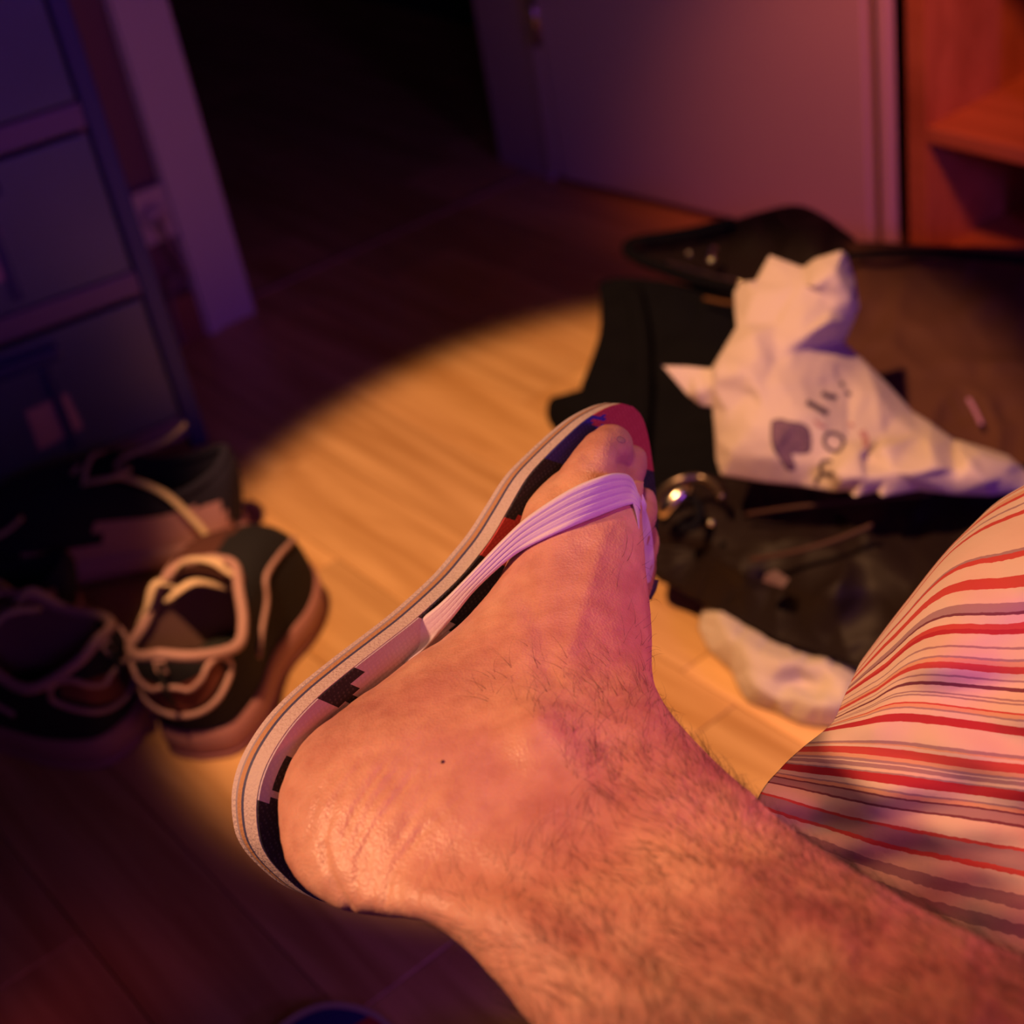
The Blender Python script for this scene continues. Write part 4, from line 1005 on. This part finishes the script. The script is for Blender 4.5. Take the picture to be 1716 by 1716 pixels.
def bh(x, y):
    l_, n_, i_, d_ = bv2.ray_cast(CAM, ray(x, y).normalized()); return P(x, y, ((l_ - CAM).dot(F_) if l_ is not None else 1.22) - .0008)
def ink(name, line, wpx, m_='print', n=6, closed=False):
    """a printed stroke lying on the cloth"""
    L = cr(line + ([line[0]] if closed else []), n); b = bmesh.new(); prev = None
    for i, (x, y) in enumerate(L):
        a = L[max(i - 1, 0)]; c2 = L[min(i + 1, len(L) - 1)]; dx, dy = c2[0] - a[0], c2[1] - a[1]; l2 = math.hypot(dx, dy) or 1
        nx, ny = -dy / l2 * wpx * .65, dx / l2 * wpx * .65
        cur = (b.verts.new(bh(x + nx, y + ny)), b.verts.new(bh(x - nx, y - ny)))
        if prev: b.faces.new((prev[0], prev[1], cur[1], cur[0]))
        prev = cur
    return finish(name, b, M_[m_], wb)
def K(x, y): return (1250 + x * 250 / 1716, 620 + y * 250 / 1716)
ink('printed_letter', [K(700, 365), K(820, 430), K(945, 500)], 7)
ink('printed_letter', [K(875, 265), K(950, 300), K(1010, 310), K(1050, 310)], 6)
ink('printed_letter', [K(1095, 140), K(1115, 190)], 5); ink('printed_letter', [K(1150, 250), K(1200, 285)], 5)
ink('printed_letter', [K(900, 790), K(940, 730), K(1030, 730), K(1110, 780), K(1120, 850), K(1060, 930), K(980, 925), K(910, 860)], 4.5, closed=True)
ink('printed_letter', [K(990, 1050), K(900, 1050), K(860, 1110), K(880, 1190), K(960, 1215), K(990, 1180)], 5); ink('printed_letter', [K(880, 1190), K(830, 1240), K(800, 1320)], 5)
ink('printed_letter', [K(790, 580), K(850, 640), K(920, 655)], 4, 'print2'); ink('printed_letter', [K(1180, 620), K(1240, 640)], 4, 'print2')
ink('printed_letter', [K(1330, 700), K(1385, 820), K(1340, 930)], 8, 'print2')
# small drawn garment: filled body with knitted lines and one sleeve
def fillp(name, poly, m_):
    b = bmesh.new(); V, E, Fc, *_ = delaunay_2d_cdt([Vector(p) for p in poly] + [Vector((x, y)) for x in range(1285, 1372, 6) for y in range(695, 790, 6) if inpoly(x, y, poly)], [(i, (i + 1) % len(poly)) for i in range(len(poly))], [], 1, 1e-4)
    vs = [b.verts.new(bh(v.x, v.y)) for v in V]
    for f in Fc: b.faces.new([vs[i] for i in f])
    return finish(name, b, m_, wb)
M_['print3'] = mat('mauve_print_ink', (.17, .10, .18), .8)
gb = [K(*q) for q in ((300, 590), (400, 570), (500, 600), (640, 620), (720, 680), (745, 800), (730, 930), (640, 950), (520, 950), (540, 1050), (560, 1120), (480, 1140), (400, 1020), (320, 900), (295, 760))]
fillp('printed_garment', gb, M_['print3'])
for k in range(9): ink('printed_line', [K(400 + k * 38, 625 + k * 4), K(400 + k * 38, 780), K(405 + k * 38, 930)], 1.6)
ink('printed_line', gb, 2.4, closed=True, n=3); ink('printed_line', [K(320, 900), K(430, 960), K(520, 950)], 2.4)

# ------------------------------------------------------------------ white sock on the floor
so = thing('sock', 'crumpled white cotton sock lying on the floor between leg and black bag', 'sock', FL(1300, 1130))
def fd(x, y, z): return (FL(x, y, z) - CAM).dot(F_)
so_out = [(x, y, fd(x, y, z)) for x, y, z in ((1170, 1052, .006), (1176, 1022, .012), (1198, 1008, .016), (1228, 1003, .018), (1244, 1024, .018), (1268, 1036, .018), (1300, 1062, .018), (1335, 1086, .018), (1372, 1090, .016), (1418, 1093, .014), (1455, 1105, .012), (1480, 1150, .008), (1470, 1200, .004), (1440, 1214, .003), (1390, 1218, .003), (1340, 1212, .003), (1300, 1192, .003), (1255, 1176, .003), (1236, 1150, .003), (1222, 1120, .003), (1190, 1092, .003))]
so_in = [(x, y, fd(x, y, z)) for x, y, z in ((1200, 1030, .036), (1190, 1060, .016), (1196, 1052, .018), (1215, 1050, .040), (1235, 1070, .044), (1210, 1080, .030), (1270, 1090, .046), (1250, 1120, .036), (1262, 1150, .032), (1290, 1140, .032), (1310, 1110, .050), (1330, 1105, .052), (1350, 1115, .046), (1345, 1140, .018), (1320, 1145, .020), (1370, 1150, .018), (1395, 1158, .030), (1400, 1130, .044), (1430, 1140, .036), (1340, 1170, .034), (1300, 1170, .026), (1370, 1180, .038), (1410, 1185, .032), (1350, 1160, .024), (1380, 1110, .046))]
soft('sock_body', so_out, so_in, M_['sock'], so, back=.004, sub=3, sm=1, wr=.0012, rnd=2)
print('planks', cnt)
